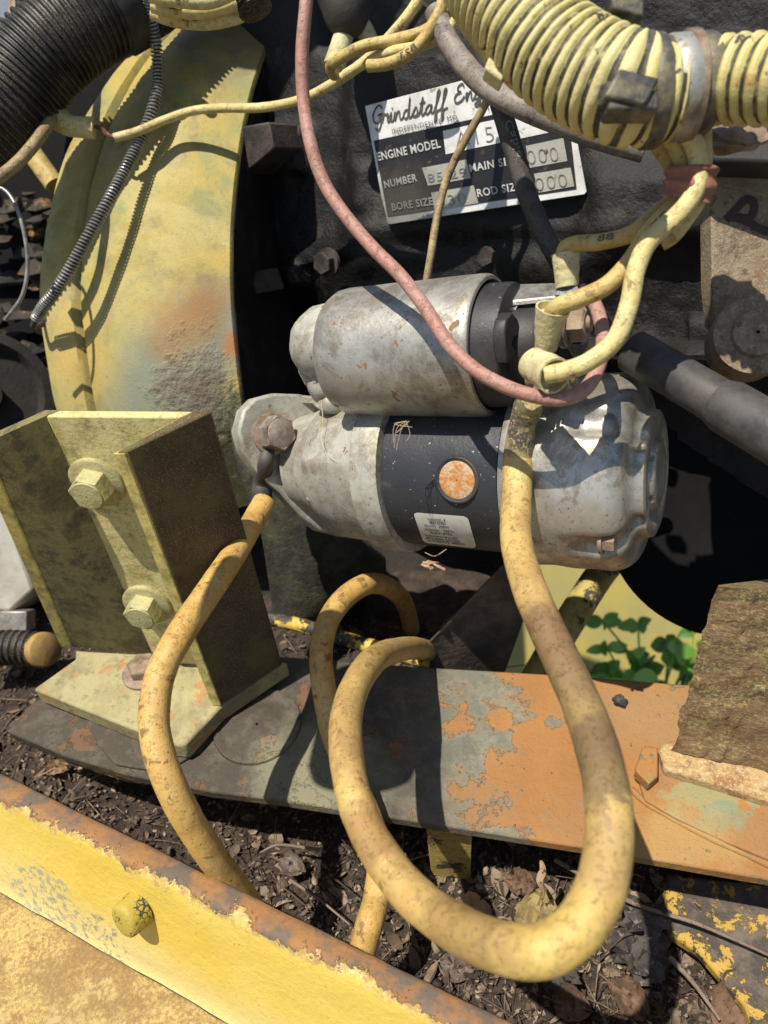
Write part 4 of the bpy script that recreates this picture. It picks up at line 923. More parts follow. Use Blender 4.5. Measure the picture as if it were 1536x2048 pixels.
# wires of the loom to the solenoid terminals
bnd = P(1375, 365, .36)
cable('terminal_wire', [(1290, 250, .345), (1325, 300, .35), (1352, 345, .355), (1348, 395, .36), (1310, 430, .365), (1262, 468, .37), (1200, 484, .385), (1150, 488, .395), (1128, 502, .40), (1130, 535, .405)], 17, mat['wire2'], 'stained yellow wire bending left into the topmost vinyl sleeve', 'wire', 'wires from the taped bundle', R=.0042)
cable('terminal_wire', [(1330, 255, .34), (1362, 310, .345), (1372, 365, .35), (1350, 410, .352), (1300, 462, .355), (1262, 520, .358), (1215, 570, .36), (1160, 597, .362), (1115, 614, .366), (1100, 640, .375)], 17, mat['wire2'], 'orange-stained yellow wire entering the middle vinyl sleeve', 'wire', 'wires from the taped bundle', R=.0044)
cable('terminal_wire', [(1370, 250, .335), (1395, 310, .338), (1392, 375, .34), (1355, 430, .342), (1300, 480, .343), (1272, 540, .344), (1258, 610, .345), (1230, 680, .347), (1180, 722, .35), (1130, 742, .352), (1090, 750, .355)], 17, mat['wire'], 'cleanest cream wire curving down into the lowest vinyl sleeve', 'wire', 'wires from the taped bundle', R=.0044)
cable('folded_wire', [(1400, 250, .345), (1402, 330, .35), (1395, 390, .352), (1368, 435, .354), (1342, 468, .356), (1320, 482, .358)], 17, mat['wire'], 'blunt folded wire end below the red tape', 'wire', R=.0050)
g = G().sweep([P(1384, 335, .345), P(1380, 365, .347), P(1370, 396, .35)], lambda f, l: .0112+.0006*math.sin(f*14), 24, step=20, rough=.05)
one('red_tape_band', g, mat['redband'], 'faded red tape wrapped round the bundle of yellow wires at right', 'tape')
def sleeve(lab, pts, rr, inner=True):
    w = [P(*p) for p in pts]; t = thing('vinyl_sleeve', lab, 'sleeve', w[-1], 'vinyl sleeves on the solenoid terminals')
    g = G(); c = [Vector(q) for q in cr(w, 18)]; n0 = (c[1]-c[0]).normalized(); u, v = frame(n0); rows = []
    for i, p in enumerate(c):
        f = i/18; r = rr[0]+(rr[1]-rr[0])*f; rows.append([p+(u*math.cos(a)+v*math.sin(a))*r*(1+.05*fbm(f*5, math.cos(a), math.sin(a))) for a in [2*math.pi*k/28 for k in range(28)]])
    inn = [[Vector(q).lerp(c[0], .12)+n0*0 for q in rows[0]], [Vector(q).lerp(c[4], .13) for q in rows[4]], [c[5]+(Vector(q)-c[5])*.2 for q in rows[5]]]
    g.grid(inn[::-1]+rows, True, True, True); put('tube', g, mat['sleeve'], t)
sleeve('topmost cracked cream vinyl sleeve, upright above the corroded lug', [(1131, 508, .402), (1133, 540, .403), (1134, 575, .405)], (.0075, .0060))
sleeve('middle cream vinyl sleeve, open mouth up with a stained wire inside', [(1106, 616, .370), (1098, 650, .376), (1092, 694, .384)], (.0086, .0058))
sleeve('lowest cream vinyl sleeve, lying on its side with an open end to the right', [(1110, 752, .356), (1085, 738, .366), (1066, 728, .376)], (.0088, .0082))
# lug barrels of those wires
g = G().sweep([P(1092, 694, .384), P(1086, 720, .39), P(1082, 745, .394)], [.0055, .0045, .004], 16, step=8)
one('terminal_lug', g, mat['bolt_grey'], 'flat grey lug below the middle vinyl sleeve', 'lug')

def wiretext(txt, pts, f0, f1, R, name_parent, big=1.0):
    c = [P(*q) for q in cr(pts, 300)]
    def fn(u, v):
        k = (f0+(f1-f0)*u)*300; i = max(3, min(296, int(k))); p = c[i].lerp(c[i+1], k-i); tt = (c[i+3]-c[i-3]).normalized(); e = (-FWD+tt*FWD.dot(tt)).normalized(); s_ = tt.cross(e)
        if s_.dot(UP) < 0: s_ = -s_
        th = (v-.5)*.8*big; return p+s_*(math.sin(th)*(R+.0003))+e*(math.cos(th)*(R+.0003))
    g = G(); addtext(g, txt, fn, .01); put('printed_mark', g, mink, name_parent, smooth=0, kind='stuff')
for o_ in list(COL.objects):
    lb = o_.get('label', '')
    if lb.startswith('yellow wire with faint printed'): wiretext('B23', YW[1][1], .50, .66, 12.5/FPX*.475, o_)
    if lb.startswith('stained yellow wire bending'): wiretext('88', [(1290, 250, .345), (1325, 300, .35), (1352, 345, .355), (1348, 395, .36), (1310, 430, .365), (1262, 468, .37), (1200, 484, .385), (1150, 488, .395), (1128, 502, .40), (1130, 535, .405)], .655, .60, .0042, o_)
    if lb.startswith('orange-stained'): wiretext('TC', [(1330, 255, .34), (1362, 310, .345), (1372, 365, .35), (1350, 410, .352), (1300, 462, .355), (1262, 520, .358), (1215, 570, .36), (1160, 597, .362), (1115, 614, .366), (1100, 640, .375)], .44, .38, .0044, o_)
# ------------------------------------------------------------------ corrugated hoses
def corr(name, pts, rf, m, pitch, amp, sharp=1.0, seg=56, lab=None, parent=None, n=900):
    c = [Vector(q) for q in cr([P(*p) for p in pts], n)]; L = [0]
    for i in range(1, len(c)): L.append(L[-1]+(c[i]-c[i-1]).length)
    # resample evenly, six rings a rib
    N = int(L[-1]/pitch*8); cs_ = []; k = 0
    for i in range(N+1):
        s_ = L[-1]*i/N
        while k < len(L)-2 and L[k+1] < s_: k += 1
        cs_.append(c[k].lerp(c[k+1], (s_-L[k])/max(L[k+1]-L[k], 1e-9)))
    t = (cs_[1]-cs_[0]).normalized(); u, w = frame(t); rows = []; gv = []
    for i, p in enumerate(cs_):
        t2 = (cs_[min(i+4, N)]-cs_[max(i-4, 0)]).normalized(); q = t.rotation_difference(t2); u = q @ u; u = (u-t2*u.dot(t2)).normalized(); w = t2.cross(u); t = t2
        ph = (i % 8)/8*2*math.pi; k_ = .5+.5*math.cos(ph); k_ = sst(.15, .75, k_); r = rf(i/N)-amp*(1-k_)
        rows.append([p+(u*math.cos(a)+w*math.sin(a))*(r+.0004*fbm(i*.02, math.cos(a)*2, math.sin(a)*2)) for a in [2*math.pi*j/seg for j in range(seg)]]); gv += [1-k_]*seg
    g = G().grid(rows, True, True, True); o = put(name, g, m, parent, smooth=60)
    at = o.data.attributes.new('groove', 'FLOAT', 'POINT')
    for i, v in enumerate(gv): at.data[i].value = v
    return o, cs_
t = thing('corrugated_hose', 'black dusty corrugated hose bending down the upper left corner', 'hose', P(60, 250, .42))
o, cs1 = corr('hose_body', [(430, -130, .64), (340, -60, .63), (255, -5, .615), (180, 38, .605), (112, 85, .60), (60, 140, .60), (10, 205, .60), (-60, 275, .60), (-160, 340, .60)], lambda f: .0355, mat['loom'], .0050, .0027, parent=t)
g = G().sweep([P(252, -3, .615), P(232, 9, .612), P(210, 21, .610)], lambda f, l: .0369 if .15 < f < .85 else .0354, 48, step=14); put('smooth_cuff', g, mat['rubber'], t)
t = thing('painted_hose', 'fat corrugated hose oversprayed cream yellow, crossing the upper right corner', 'hose', P(1150, 200, .335))
o, cs2 = corr('hose_body', [(900, -150, .36), (985, -30, .35), (1060, 55, .34), (1120, 112, .335), (1180, 150, .33), (1250, 178, .325), (1310, 190, .325), (1345, 192, .325)], lambda f: .0228-.0035*sst(.88, 1, f)-.004*(1-sst(.0, .4, f)), mat['loomy'], .0056, .0018, parent=t)
corr('hose_tail', [(1330, 172, .335), (1400, 165, .33), (1480, 160, .32), (1640, 160, .30)], lambda f: .0178, mat['loomy'], .0060, .0019, parent=t)
for (x, y, dd, w_, rr, mm) in [(1300, 186, .325, .0035, .0225, 'clampblack'), (1352, 178, .328, .0050, .0212, 'alu'), (1374, 174, .329, .0025, .0222, 'bolt_rust'), (1398, 170, .330, .0040, .0205, 'clampblack')]:
    c = P(x, y, dd); d_ = (P(1440, 165, .325)-P(1260, 182, .327)).normalized()
    put('clamp_band', G().lathe(c, d_, [(-w_, rr-.004), (-w_, rr-.0006), (-w_*.8, rr), (w_*.8, rr), (w_, rr-.0006), (w_, rr-.004)], 48), mat[mm], t)
# the wide worm clamp with its screw housing
c = P(1240, 205, .322); d_ = (P(1300, 186, .325)-P(1200, 160, .33)).normalized()
put('clamp_band', G().lathe(P(1262, 180, .3265), (d_+RIGHT*.3).normalized(), [(-.005, .019), (-.005, .0222), (-.004, .0226), (.004, .0226), (.005, .0222), (.005, .019)], 48), mat['clampblack'], t)
g = G().box(P(1255, 190, .300), RIGHT*.008+DOWN*.002, DOWN*.0055-RIGHT*.003, FWD*.006); g.box(P(1258, 215, .302), RIGHT*.010, DOWN*.004, FWD*.006)
put('clamp_housing', g, mat['clampblack'], t, bevel=.0012)
put('clamp_screw', G().hexa(P(1232, 150+42, .300), (-RIGHT+FWD*-.3).normalized(), .0045, .006), mat['clampblack'], t)
g = G().box(P(1248, 20, .335), RIGHT*.007+DOWN*.002, DOWN*.005, FWD*.006); put('clip', g, mat['clampblack'], t, bevel=.001)
g = G().box(P(992, 140, .345), RIGHT*.004+DOWN*.003, DOWN*.005-RIGHT*.002, FWD*.005); put('clip', g, mat['sleeve'], t, bevel=.001)
# rusty fitting below the tail
g = G().blob(P(1470, 275, .36), .018, .012, .006, 4, .3, 16, 8); one('rusty_fitting', g, mat['bolt_rust'], 'rusty crusted fitting under the tail of the painted hose', 'fitting')

# thin spring-guarded line
SPG = [(292, -30, .58), (300, 20, .60), (312, 90, .62), (316, 160, .63), (305, 220, .63), (283, 275, .63), (250, 340, .625), (215, 405, .62), (175, 475, .62), (135, 545, .625), (105, 590, .635), (85, 615, .645), (72, 638, .655)]
c = [Vector(q) for q in cr([P(*p) for p in SPG], 400)]
t = thing('spring_guarded_line', 'thin line wound in a grey coil spring, hanging over the bell housing', 'line', P(75, 640, .56))
g = G(); L = [0]
for i in range(1, 401): L.append(L[-1]+(c[i]-c[i-1]).length)
hel = []; pit = .0029; turns = int(L[-1]/pit); k = 0; N = turns*12; tt = (c[1]-c[0]).normalized(); u, w = frame(tt)
for i in range(N+1):
    s_ = L[-1]*i/N
    while k < 399 and L[k+1] < s_: k += 1
    p = c[k].lerp(c[k+1], (s_-L[k])/(L[k+1]-L[k])); t2 = (c[min(k+1, 400)]-c[max(k-1, 0)]).normalized(); q = tt.rotation_difference(t2); u = q @ u; w = t2.cross(u).normalized(); tt = t2
    a = 2*math.pi*turns*i/N; hel.append(p+(u*math.cos(a)+w*math.sin(a))*.0043)
rows = []
for i in range(0, N+1):
    p = hel[i]; t2 = (hel[min(i+1, N)]-hel[max(i-1, 0)]).normalized(); k_ = min(int(i/N*400), 399); cu0, cw0 = frame(t2, (p-c[k_]) if (p-c[k_]).length > 1e-6 else UP)
    rows.append([p+(cu0*math.cos(b)+cw0*math.sin(b))*.00085 for b in [math.pi*2*j/6 for j in range(6)]])
g.grid(rows, True, True, True); put('coil', g, mat['springsteel'], t)
put('line_core', G().sweep([P(*p) for p in SPG]+[P(68, 655, .665), P(100, 640, .69)], .0026, 10, step=120), mat['sheath'], t)

# thin things at the far left
cable('thin_hose', [(155, 90, .68), (146, 130, .66), (128, 180, .64), (95, 250, .60), (50, 310, .585), (5, 350, .58), (-60, 390, .58)], 10.5, mat['wire_brown'], 'thin tan tube curving down from the black hose at the far left', 'tube')
cable('pink_wire', [(-30, 95, .66), (15, 60, .66), (60, 20, .66), (110, -30, .66)], 12, mat['pink'], 'short piece of pink wire at the top left corner', 'wire')
cable('black_wire_loop', [(-30, 365, .60), (15, 385, .60), (42, 440, .60), (55, 520, .605), (45, 590, .61), (10, 640, .62)], 4, mat['springsteel'], 'thin dark wire loop at the left edge beside the bell housing', 'wire')
cable('yellow_strap', [(20, 240, .70), (60, 300, .70), (110, 370, .70)], 20, mat['wire2'], 'yellow painted pipe behind the black hose at the left', 'pipe')
# top: harness loops by the black hose
for lab, pts in [('upper printed yellow wire beside the black hose at the top', [(300, -8, .45), (360, 2, .45), (420, 4, .455), (480, -20, .46)]), ('middle printed yellow wire beside the black hose at the top', [(305, 12, .46), (350, 22, .46), (410, 24, .465), (470, 8, .47)]), ('lowest yellow wire of the harness at the top left', [(305, 26, .47), (355, 42, .47), (420, 46, .475), (480, 32, .48), (500, 10, .48)])]:
    hw = cable('harness_wire', pts, 13, mat['wire'], lab, 'wire', 'harness wires at the top left'); wiretext('88' if 'upper' in lab else 'B9' if 'middle' in lab else '79', pts, .28, .42, 13/FPX*pts[0][2], hw)
t = thing('black_bellows', 'short black ribbed bellows at the top, right of the harness wires', 'bellows', P(505, 20, .47)); corr('bellows', [(470, -60, .48), (495, -20, .475), (512, 22, .475)], lambda f: .011, mat['loom'], .0036, .002, parent=t, n=60)
# hair-thin strands
cable('loose_strand', [(643, 800, .50), (646, 850, .498), (643, 880, .495), (660, 915, .49), (690, 932, .487), (708, 950, .485)], .9, mat['sleeve'], 'fine pale strand hanging from the solenoid lump', 'strand', seg=5, R=.00022)
g = G()
for k in range(7):
    a = P(815+random.uniform(-4, 4), 842, .418); g.sweep([a, a+RIGHT*random.uniform(-.008, .008)+DOWN*random.uniform(-.003, .008), a+RIGHT*random.uniform(-.008, .006)+DOWN*random.uniform(.0, .028)], .0002, 4, step=8)
one('dry_fibres', g, m_simple('dry_fibre', (.30, .22, .15), (.4, .3, .2), 90), 'tuft of dry fibres hanging under the solenoid', 'fibres')

# big grey hose end lower right
t = thing('rubber_hose_end', 'scuffed grey rubber pipe slanting down past the right end of the starter', 'hose', P(1400, 800, .40))
h0 = P(1262, 700, .425); h1 = P(1440, 805, .395); hd = (h1-h0).normalized()
put('hose', G().lathe(h0, hd, [(0, .0005), (0, .0112), (.001, .0120), ((h1-h0).length, .0120)], 40), mat['hosegrey'], t)
put('collar', G().lathe(h1-hd*.002, hd, [(-.001, .0118), (.006, .0142), (.10, .0146), (.101, .001)], 32), mat['hosegrey'], t, smooth=30, bevel=.0008)

# diagonal strut and pipes under the starter
def m_strut():
    s = M('dusty_dark_strut'); n = s.noise(30, 6, .7); c = s.mix(s.step(n, .4, .65), (.05, .04, .03), (.13, .10, .07)); s.bump(s.noise(200, 4), .001); return s.out(c, .8)
g = G().prism([P(838, 1303, .60), P(1000, 1135, .56), P(1050, 1100, .56), P(1080, 1150, .585), P(1010, 1345, .64), P(840, 1345, .61)], FWD*.02+RIGHT*.004)
one('diagonal_gusset', g, m_strut(), 'dark triangular gusset standing on the rear edge of the plate', 'gusset', bevel=.0015)
cable('rear_pipe', [(1300, 1040, .78), (1215, 1130, .75), (1160, 1210, .73), (1105, 1300, .72), (1060, 1380, .72)], 28, mflaky2, 'shaded yellow-brown pipe slanting down behind the big cable', 'pipe')
cable('rear_rod', [(540, 1238, .66), (600, 1250, .65), (680, 1275, .635), (770, 1300, .62), (860, 1325, .61)], 14, mflaky, 'flaking yellow rod lying behind the two cable ends', 'rod', R=.0062)
g = G().prism([P(1020, 1180, .70), P(1060, 1130, .68), P(1075, 1150, .7), P(1000, 1370, .78), P(960, 1370, .78)], FWD*.02); one('dark_brace', g, mat['dark'], 'black brace in the shadow between the gusset and the rear pipe', 'brace')

# ---- cylinders added out of view above and left, there only to cast shade
off3 = lambda x, y, z: CAM+RIGHT*x+DOWN*y+FWD*z
t = thing('upper_shade_blocker', 'added black canister above the frame, out of view, casting shade', 'shade blocker', off3(-.1, -.66, .40))
put('canister', G().lathe(off3(-.30, -.67, .41), RIGHT, [(0, .001), (0, .045), (.004, .052), (.10, .052), (.102, .055), (.108, .055), (.11, .052), (.36, .052), (.37, .046), (.37, .001)], 40), mat['rubber'], t)
t = thing('left_shade_blocker', 'added black canister left of the frame, out of view, casting shade', 'filter', off3(-.19, -.13, .22))
fd = (RIGHT*.1+DOWN*.9-FWD*.3).normalized()
put('canister', G().lathe(off3(-.172, -.165, .235), fd, [(0, .001), (0, .030), (.004, .036), (.085, .038), (.095, .034), (.095, .001)], 40), mat['rubber'], t)
# ------------------------------------------------------------------ far left clutter
t = thing('white_bottle', 'off-white plastic box at the left edge below the bracket corner', 'box', P(40, 1230, .75))
g = G().prism([P(-60, 960, .74), P(0, 990, .74), P(70, 1180, .76), P(20, 1225, .76), P(-60, 1225, .76)], FWD*.06); put('shell', g, mat['white'], t, bevel=.004)
g = G().box(P(35, 1240, .76), RIGHT*.014, DOWN*.01, FWD*.01); put('neck', g, mat['zinc'], t, bevel=.001)
t = thing('small_black_hose', 'small black corrugated hose with an orange end cap at the far left', 'hose', P(60, 1300, .70))
corr('hose_body', [(-60, 1300, .70), (20, 1295, .70), (75, 1298, .70)], lambda f: .0165, mat['loom'], .0060, .002, parent=t, n=60)
put('end_cap', G().lathe(P(78, 1300, .70), (RIGHT*.8-FWD*.5+UP*.2).normalized(), [(-.005, .013), (.006, .0165), (.012, .0160), (.0135, .0145), (.014, .0005)], 36), mat['amberglass'], t)
def m_lit():
    s = M('rusty_brown_and_black_machinery'); n = s.noise(16, 6, .7); c = ramp3(s, n, (.02, .017, .014), (.04, .03, .02), (.35, .20, .05), .4, .55, .66); s.bump(n, .01); return s.out(c, .8)
mlit = m_lit()
g = G().lathe(P(-30, 790, .90), (-FWD*.8+RIGHT*.5).normalized(), [(-.05, .001), (-.05, .075), (0, .078), (.002, .066), (-.012, .06), (-.012, .02), (.005, .018), (.005, .001)], 48)
one('dark_wheel', g, mat['dark'], 'dark round wheel in the shadow at the left edge above the bracket', 'wheel')  # a dark wheel with rim and hub
g = G(); 
for k in range(60): g.blob(P(random.uniform(-40, 110), random.uniform(380, 860), random.uniform(.96, 1.05)), random.uniform(.01, .03), random.uniform(.01, .02), random.uniform(.004, .012), k, .5, 7, 4)
put('leaf_drift', g, mlit, kind='stuff')
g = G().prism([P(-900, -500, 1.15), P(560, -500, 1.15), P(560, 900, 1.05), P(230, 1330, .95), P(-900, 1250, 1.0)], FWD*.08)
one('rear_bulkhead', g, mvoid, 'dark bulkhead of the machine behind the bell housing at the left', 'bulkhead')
g = G().prism([P(-60, -60, .9), P(22, -60, .9), P(22, 60, .9), P(0, 110, .9), P(-60, 120, .9)], FWD*.05); one('blue_panel', g, mat['blue'], 'dark blue panel corner at the top left edge', 'panel')
g = G().prism([P(17, -60, .8), P(30, -60, .8), P(30, 45, .8), P(17, 45, .8)], FWD*.02); one('tan_post', g, mat['bolt_rust'], 'narrow tan post beside the blue panel, top left', 'post')
# upper centre void behind the yellow wires
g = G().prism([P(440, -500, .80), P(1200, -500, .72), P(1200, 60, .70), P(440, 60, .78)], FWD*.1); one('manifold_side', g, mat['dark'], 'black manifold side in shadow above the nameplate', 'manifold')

# ------------------------------------------------------------------ yellow panel and weeds behind the gap
def m_bgp():
    s = M('faded_yellow_panel_paint'); n = s.noise(6, 5, .6); c = s.mix(s.step(n, .4, .6), (.30, .26, .09), (.36, .29, .07)); return s.out(c, .6)
g = G().prism([P(1000, 1000, 2.4), P(1660, 1000, 2.4), P(1660, 1560, 2.4), P(1000, 1560, 2.4)], FWD*.03); one('rear_yellow_panel', g, m_bgp(), 'faded yellow panel seen out of focus through the gap under the pulley', 'panel')
def m_leafg():
    s = M('green_weed_leaf'); c = ramp3(s, s.isl(), (.05, .13, .015), (.12, .26, .03), (.24, .40, .07), .1, .5, .95); s.m.use_backface_culling = False
    return s.out(c, .5, 0, .4, **{'Subsurface Weight': .0})
mlg = m_leafg()
def leafmesh(g, c, d, n, L_, W_, curl=.3, nx=5, cup=.2, th=.0):
    d = d.normalized(); n = (n-d*n.dot(d)).normalized(); s_ = d.cross(n); rows = []
    for i in range(nx+1):
        f = i/nx; w = W_*math.sin(math.pi*min(.98, f*.92+.06))**.8; z = -curl*L_*f*f
        rows.append([c+d*(L_*f)+s_*(w*k)+n*(z+cup*w*abs(k)) for k in (-1, -.5, 0, .5, 1)])
    g.grid(rows)
def weed(x, y, dd, lab, n_, sp, seed):
    random.seed(seed); r = thing('weed', lab, 'weed', P(x, y, dd)); base = P(x, y, dd); g = G(); gl = G()
    for k in range(n_):
        tip = P(x+random.uniform(-sp, sp), y-random.uniform(.2, 1.3)*sp*1.2, dd+random.uniform(-.1, .1)); g.sweep([base, base.lerp(tip, .5)+RIGHT*random.uniform(-.03, .03), tip], .003, 5, step=8)
        for q in range(4): leafmesh(gl, tip, RIGHT*random.uniform(-1, 1)+UP*random.uniform(-.6, .6)-FWD*random.uniform(-.3, .5), -FWD+UP*random.uniform(.2, 1), random.uniform(.03, .06), random.uniform(.013, .024))
    put('stem', g, mlg, r); put('leaves', gl, mlg, r, kind='stuff')
weed(1330, 1440, 2.05, 'green weed with round leaves under the pulley, seen through the gap', 34, 130, 3)
weed(1195, 1420, 2.15, 'smaller green weed at the left end of the gap, beside the rear pipe', 12, 60, 5)
# ------------------------------------------------------------------ litter in the trough
random.seed(11)
def m_litter(name='dead_leaf_litter'):
    s = M(name); n = s.noise(150, 5, .7); r = s.isl()
    c = ramp3(s, r, (.05, .036, .026), (.16, .115, .08), (.34, .26, .18), .12, .55, .98); c = s.mix(s.ma('MULTIPLY', s.step(n, .45, .65), .5), c, (.05, .034, .024))
    s.bump(n, .0008); return s.out(c, .85, 0, .3)
ml = m_litter()
def m_soil():
    s = M('dark_trough_soil'); n = s.noise(60, 7, .75); c = s.mix(s.step(n, .35, .7), (.03, .022, .016), (.10, .07, .048)); s.bump(s.noise(160, 6, .75), .005); return s.out(c, .9)
def zlit(p): return ZD+.010*fbm(p.x*9, p.y*9, 2)+.004*fbm(p.x*40, p.y*40)
bx0 = rd; by0 = UP.cross(rd).normalized(); by0 = by0 if by0.dot(FWD) > 0 else -by0            # along the rail, away from the camera
o0 = Vector((ra.x, ra.y, ZD)); rows = []
for i in range(101):
    rows.append([(lambda q: Vector((q.x, q.y, zlit(q))))(o0+bx0*(-.45+i*.0125)+by0*(-.002+j*.0125)) for j in range(60)])
g = G().grid(rows)
def proj(p): v = p-CAM; z = v.dot(FWD); return 768+v.dot(RIGHT)/z*FPX, 1024+v.dot(DOWN)/z*FPX
def under(p): x, y = proj(p); return not (x > 980 and y < 1500)
g.f = [f for f in g.f if under(Vector(g.v[f[0]]))]
put('trough_soil', g, m_soil(), kind='structure')
def scrap(g, p, s_, kind):
    d = Vector((random.gauss(0, 1), random.gauss(0, 1), random.gauss(0, .35))); n = Vector((random.gauss(0, .6), random.gauss(0, .6), 1))
    if kind == 0: leafmesh(g, p, d, n, s_, s_*random.uniform(.12, .4), random.uniform(-.6, .9), 4, random.uniform(-.8, 1.2))
    elif kind == 1:
        d.normalize(); u, w = frame(d); q = p+d*s_*random.uniform(1.5, 3)+u*s_*random.uniform(-.4, .4); r = s_*.045
        g.grid([[p+(u*math.cos(a)+w*math.sin(a))*r for a in (0, 2.1, 4.2)], [p.lerp(q, .5)+u*s_*.15+(u*math.cos(a)+w*math.sin(a))*r for a in (0, 2.1, 4.2)], [q+(u*math.cos(a)+w*math.sin(a))*r*.6 for a in (0, 2.1, 4.2)]], True)
    else: g.blob(p, s_*.3, s_*.25, s_*.2, random.random()*50, .6, 6, 4)
g = G(); cnt = 0
while cnt < 15000:
    px = random.uniform(-60, 1600); py = random.uniform(1230, 2110); p = onz(px, py, ZD)
    if (p-ra).dot(by0) < .002 or not under(p): continue
    p.z = zlit(p)+random.uniform(.0, .004); k = random.random(); s_ = random.uniform(.002, .007) if random.random() < .9 else random.uniform(.007, .018)
    scrap(g, p, s_, 0 if k < .42 else (1 if k < .80 else 2)); cnt += 1
put('leaf_litter', g, ml, kind='stuff', smooth=60)
# heap of litter creeping over the far end left of the bracket
def m_leaf(name, c1, c2, c3=(.05, .03, .02)):
    s = M(name); n = s.noise(70, 5, .7); c = s.mix(s.step(n, .35, .65), c1, c2); c = s.mix(s.step(s.noise(200, 3, .6, off=(3, 0, 0)), .62, .66), c, c3); s.bump(s.noise(240, 5, .7), .0012); return s.out(c, .8, 0, .3)
mlf = [m_leaf('pale_tan_dead_leaf', (.40, .27, .17), (.30, .19, .11)), m_leaf('brown_dead_leaf', (.20, .12, .075), (.13, .08, .05)), m_leaf('grey_brown_dead_leaf', (.16, .125, .10), (.24, .19, .15)), m_leaf('yellow_brown_dead_leaf', (.33, .25, .10), (.22, .16, .07))]
def bigleaf(lab, px, py, L_, W_, dirpx, m_, curl, cup, lift=.012, up=1, nm='dead_leaf', nrm=None):
    p = onz(px, py, ZD+lift); q = onz(px+dirpx[0], py+dirpx[1], ZD+lift+dirpx[2]); d = (q-p).normalized(); n = (nrm or (UP-FWD*.5)); n = (n-d*n.dot(d)).normalized(); s_ = d.cross(n); rows = []; top_ = []; nn = 12
    for i in range(nn+1):
        f = i/nn; w = W_*(math.sin(math.pi*min(.985, f*.93+.05))**.75)*(1+.18*fbm(f*7, px)); z = -curl*L_*f*f
        rows.append([p+d*(L_*f)+s_*(w*k)+n*(z+cup*w*k*k*(1+.4*math.sin(f*5))+.0016*fbm(f*6, k*2, px)*3+.0007*abs(math.sin(f*22-abs(k)*4))) for k in [x/5-1 for x in range(11)]])
    g = G().grid(rows); b = [[Vector(v)-n*.0004 for v in r] for r in rows]; g.grid(b)
    # vein
    g.sweep([rows[0][5]-d*.008]+[r[5]+n*.0002 for r in rows[::3]], .0005, 5, step=14)
    one(nm, g, m_, lab, 'leaf', 'dead leaves lying in the trough')
bigleaf('pale tan curled dead leaf inside the big cable loop', 905, 1815, .030, .011, (90, 25, .0), mlf[0], .15, .9)
bigleaf('upright grey-brown dead leaf between the big cable loop and the plate', 1062, 1880, .034, .015, (25, -90, .02), mlf[3], .1, .3)
bigleaf('crumpled dark leaf just right of the bottom of the cable loop', 1220, 1965, .028, .010, (60, 50, .0), mlf[1], .4, .8)
bigleaf('brown ribbed leaf at the lower right edge', 1500, 1950, .040, .015, (-50, 90, .0), mlf[1], .2, .6)
bigleaf('small pinkish curled leaf beside the left end of the rail', 95, 1545, .018, .007, (50, -20, .004), mlf[0], .3, .9)
bigleaf('grey curled leaf near the foot of the left cable', 560, 1720, .020, .008, (70, 30, .0), mlf[2], .3, .8)
bigleaf('flat brown leaf in the shadow under the plate, right of the post', 1010, 1760, .022, .009, (60, 10, .0), mlf[1], .2, .5)
bigleaf('curled grey leaf against the rail under the big loop', 880, 1925, .022, .009, (80, 25, .0), mlf[2], .3, .9)
bigleaf('folded brown leaf below the cable loop at the bottom edge', 1110, 2000, .022, .010, (70, 20, .004), mlf[1], .2, 1.0)
# leaf clods
def clod(lab, px, py, r, m_, lift=.012):
    g = G(); c = onz(px, py, ZD+lift)
    for k in range(26):
        d = Vector((random.gauss(0, 1), random.gauss(0, 1), random.gauss(0, .5))).normalized(); g.blob(c+d*r*random.uniform(.1, .8), r*.42, r*.35, r*.25, k+px, .7, 8, 5)
    one('dirt_clod', g, m_, lab, 'clod')
mcl = m_leaf('black_matted_debris', (.035, .03, .028), (.10, .085, .072), (.2, .17, .14))
clod('dark matted clod of debris right of the cable loop', 1285, 1895, .024, mcl)
clod('small dark clod of debris below the loop at the bottom', 1120, 1960, .012, mcl)
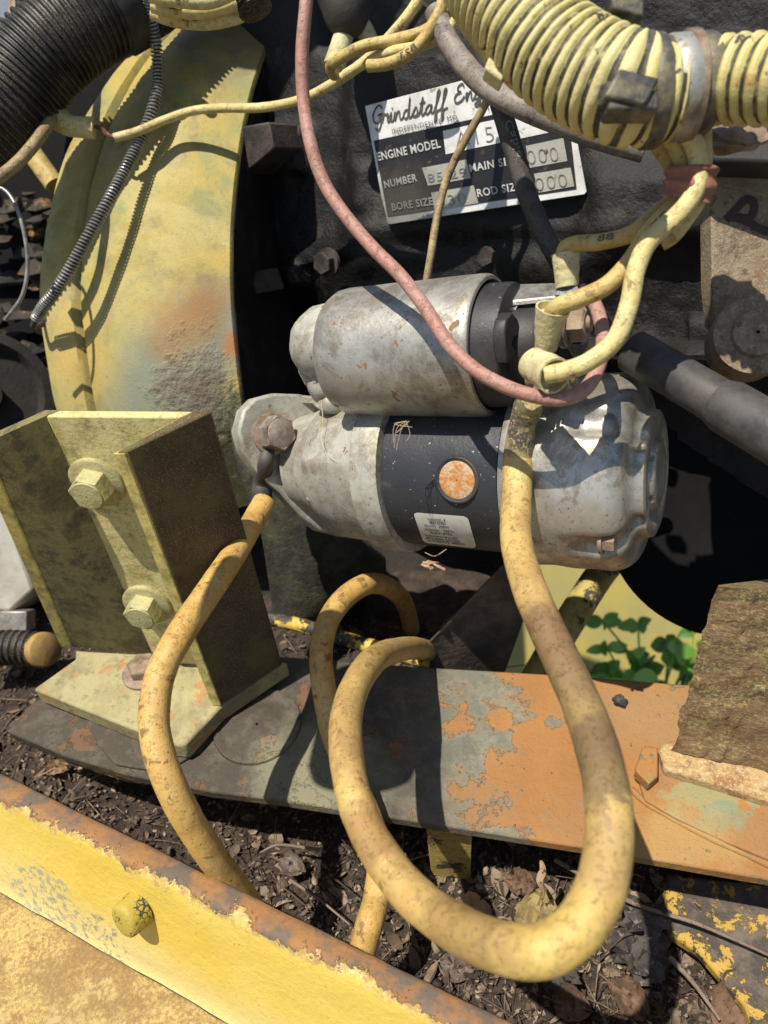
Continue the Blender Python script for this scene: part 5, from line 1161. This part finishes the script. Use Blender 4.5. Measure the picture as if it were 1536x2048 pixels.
# twigs
def twig(lab, pts, r):
    g = G().sweep([onz(x, y, z) for x, y, z in pts], [r, r*.85, r*.5], 8, step=40, rough=.15); one('twig', g, m_leaf('dry_twig_bark', (.16, .12, .085), (.25, .19, .14)) if 'dry_twig_bark' not in bpy.data.materials else bpy.data.materials['dry_twig_bark'], lab, 'twig', 'twigs in the litter')
twig('long thin twig running from under the plate to the right edge', [(1110, 1720, ZD+.03), (1260, 1803, ZD+.035), (1400, 1850, ZD+.035), (1570, 1925, ZD+.03)], .0016)
twig('pale dry stick near the lower right corner', [(1340, 1915, ZD+.018), (1390, 1970, ZD+.02), (1440, 2040, ZD+.018)], .0018)
twig('short light twig beside the foot of the left cable', [(640, 1700, ZD+.02), (560, 1690, ZD+.02), (520, 1705, ZD+.018)], .0013)
twig('thin pale twig crossing the litter left of the loop', [(580, 1760, ZD+.02), (640, 1800, ZD+.018), (700, 1850, ZD+.02)], .0011)
# frame plate with yellow chips at lower right
def m_chips():
    s = M('yellow_chips_on_dark_steel'); n = s.noise(58, 8, .74, .4); und = s.mix(s.step(s.noise(50, 6, .7, off=(2, 0, 0)), .4, .65), (.06, .048, .038), (.16, .12, .09))
    k = s.step(n, .535, .555); c = s.mix(k, und, s.mix(s.noise(50, 4, .6, off=(4, 4, 4)), (.52, .33, .05), (.38, .25, .06))); s.bump(k, .001); s.bump(s.noise(260, 5, .7), .001); return s.out(c, .65)
mch = m_chips(); zc = ZD+.022
g = G().prism([onz(x, y, zc) for x, y in [(1330, 1745), (1800, 1800), (1800, 2350), (1560, 2200), (1490, 2010), (1400, 1905), (1330, 1860)]], -UP*.012); one('chipped_frame_plate', g, mch, 'dark frame plate with bright yellow paint chips in the lower right corner', 'frame plate', bevel=.003)
# pebble on plate, hanging debris, dead insect
g = G().blob(onz(1240, 1402, ZP+.0035), .0048, .0040, .0040, 9, .35, 10, 7); one('pebble', g, m_leaf('grey_pebble', (.05, .05, .05), (.09, .085, .08)), 'small dark grey pebble lying on the orange plate', 'pebble')
g = G().sweep([P(1082, 1722, .485), P(1086, 1742, .48), P(1080, 1760, .478), P(1087, 1785, .478)], [.001, .0022, .0030, .0008], 7, step=16, rough=.4); one('hanging_scrap', g, mlf[0], 'scrap of dry leaf hanging from the front edge of the plate', 'scrap')
g = G().blob(P(858, 1130, .49), .004, .003, .0025, 2, .6, 8, 5); g.sweep([P(845, 1125, .49), P(865, 1128, .49), P(890, 1140, .488)], .0012, 5, step=8, rough=.5); g.sweep([P(850, 1105, .49), P(870, 1112, .49), P(893, 1098, .49)], .0004, 4, step=8)
one('caught_scrap', g, mlf[0], 'tiny dry scrap caught in web under the starter body', 'scrap')
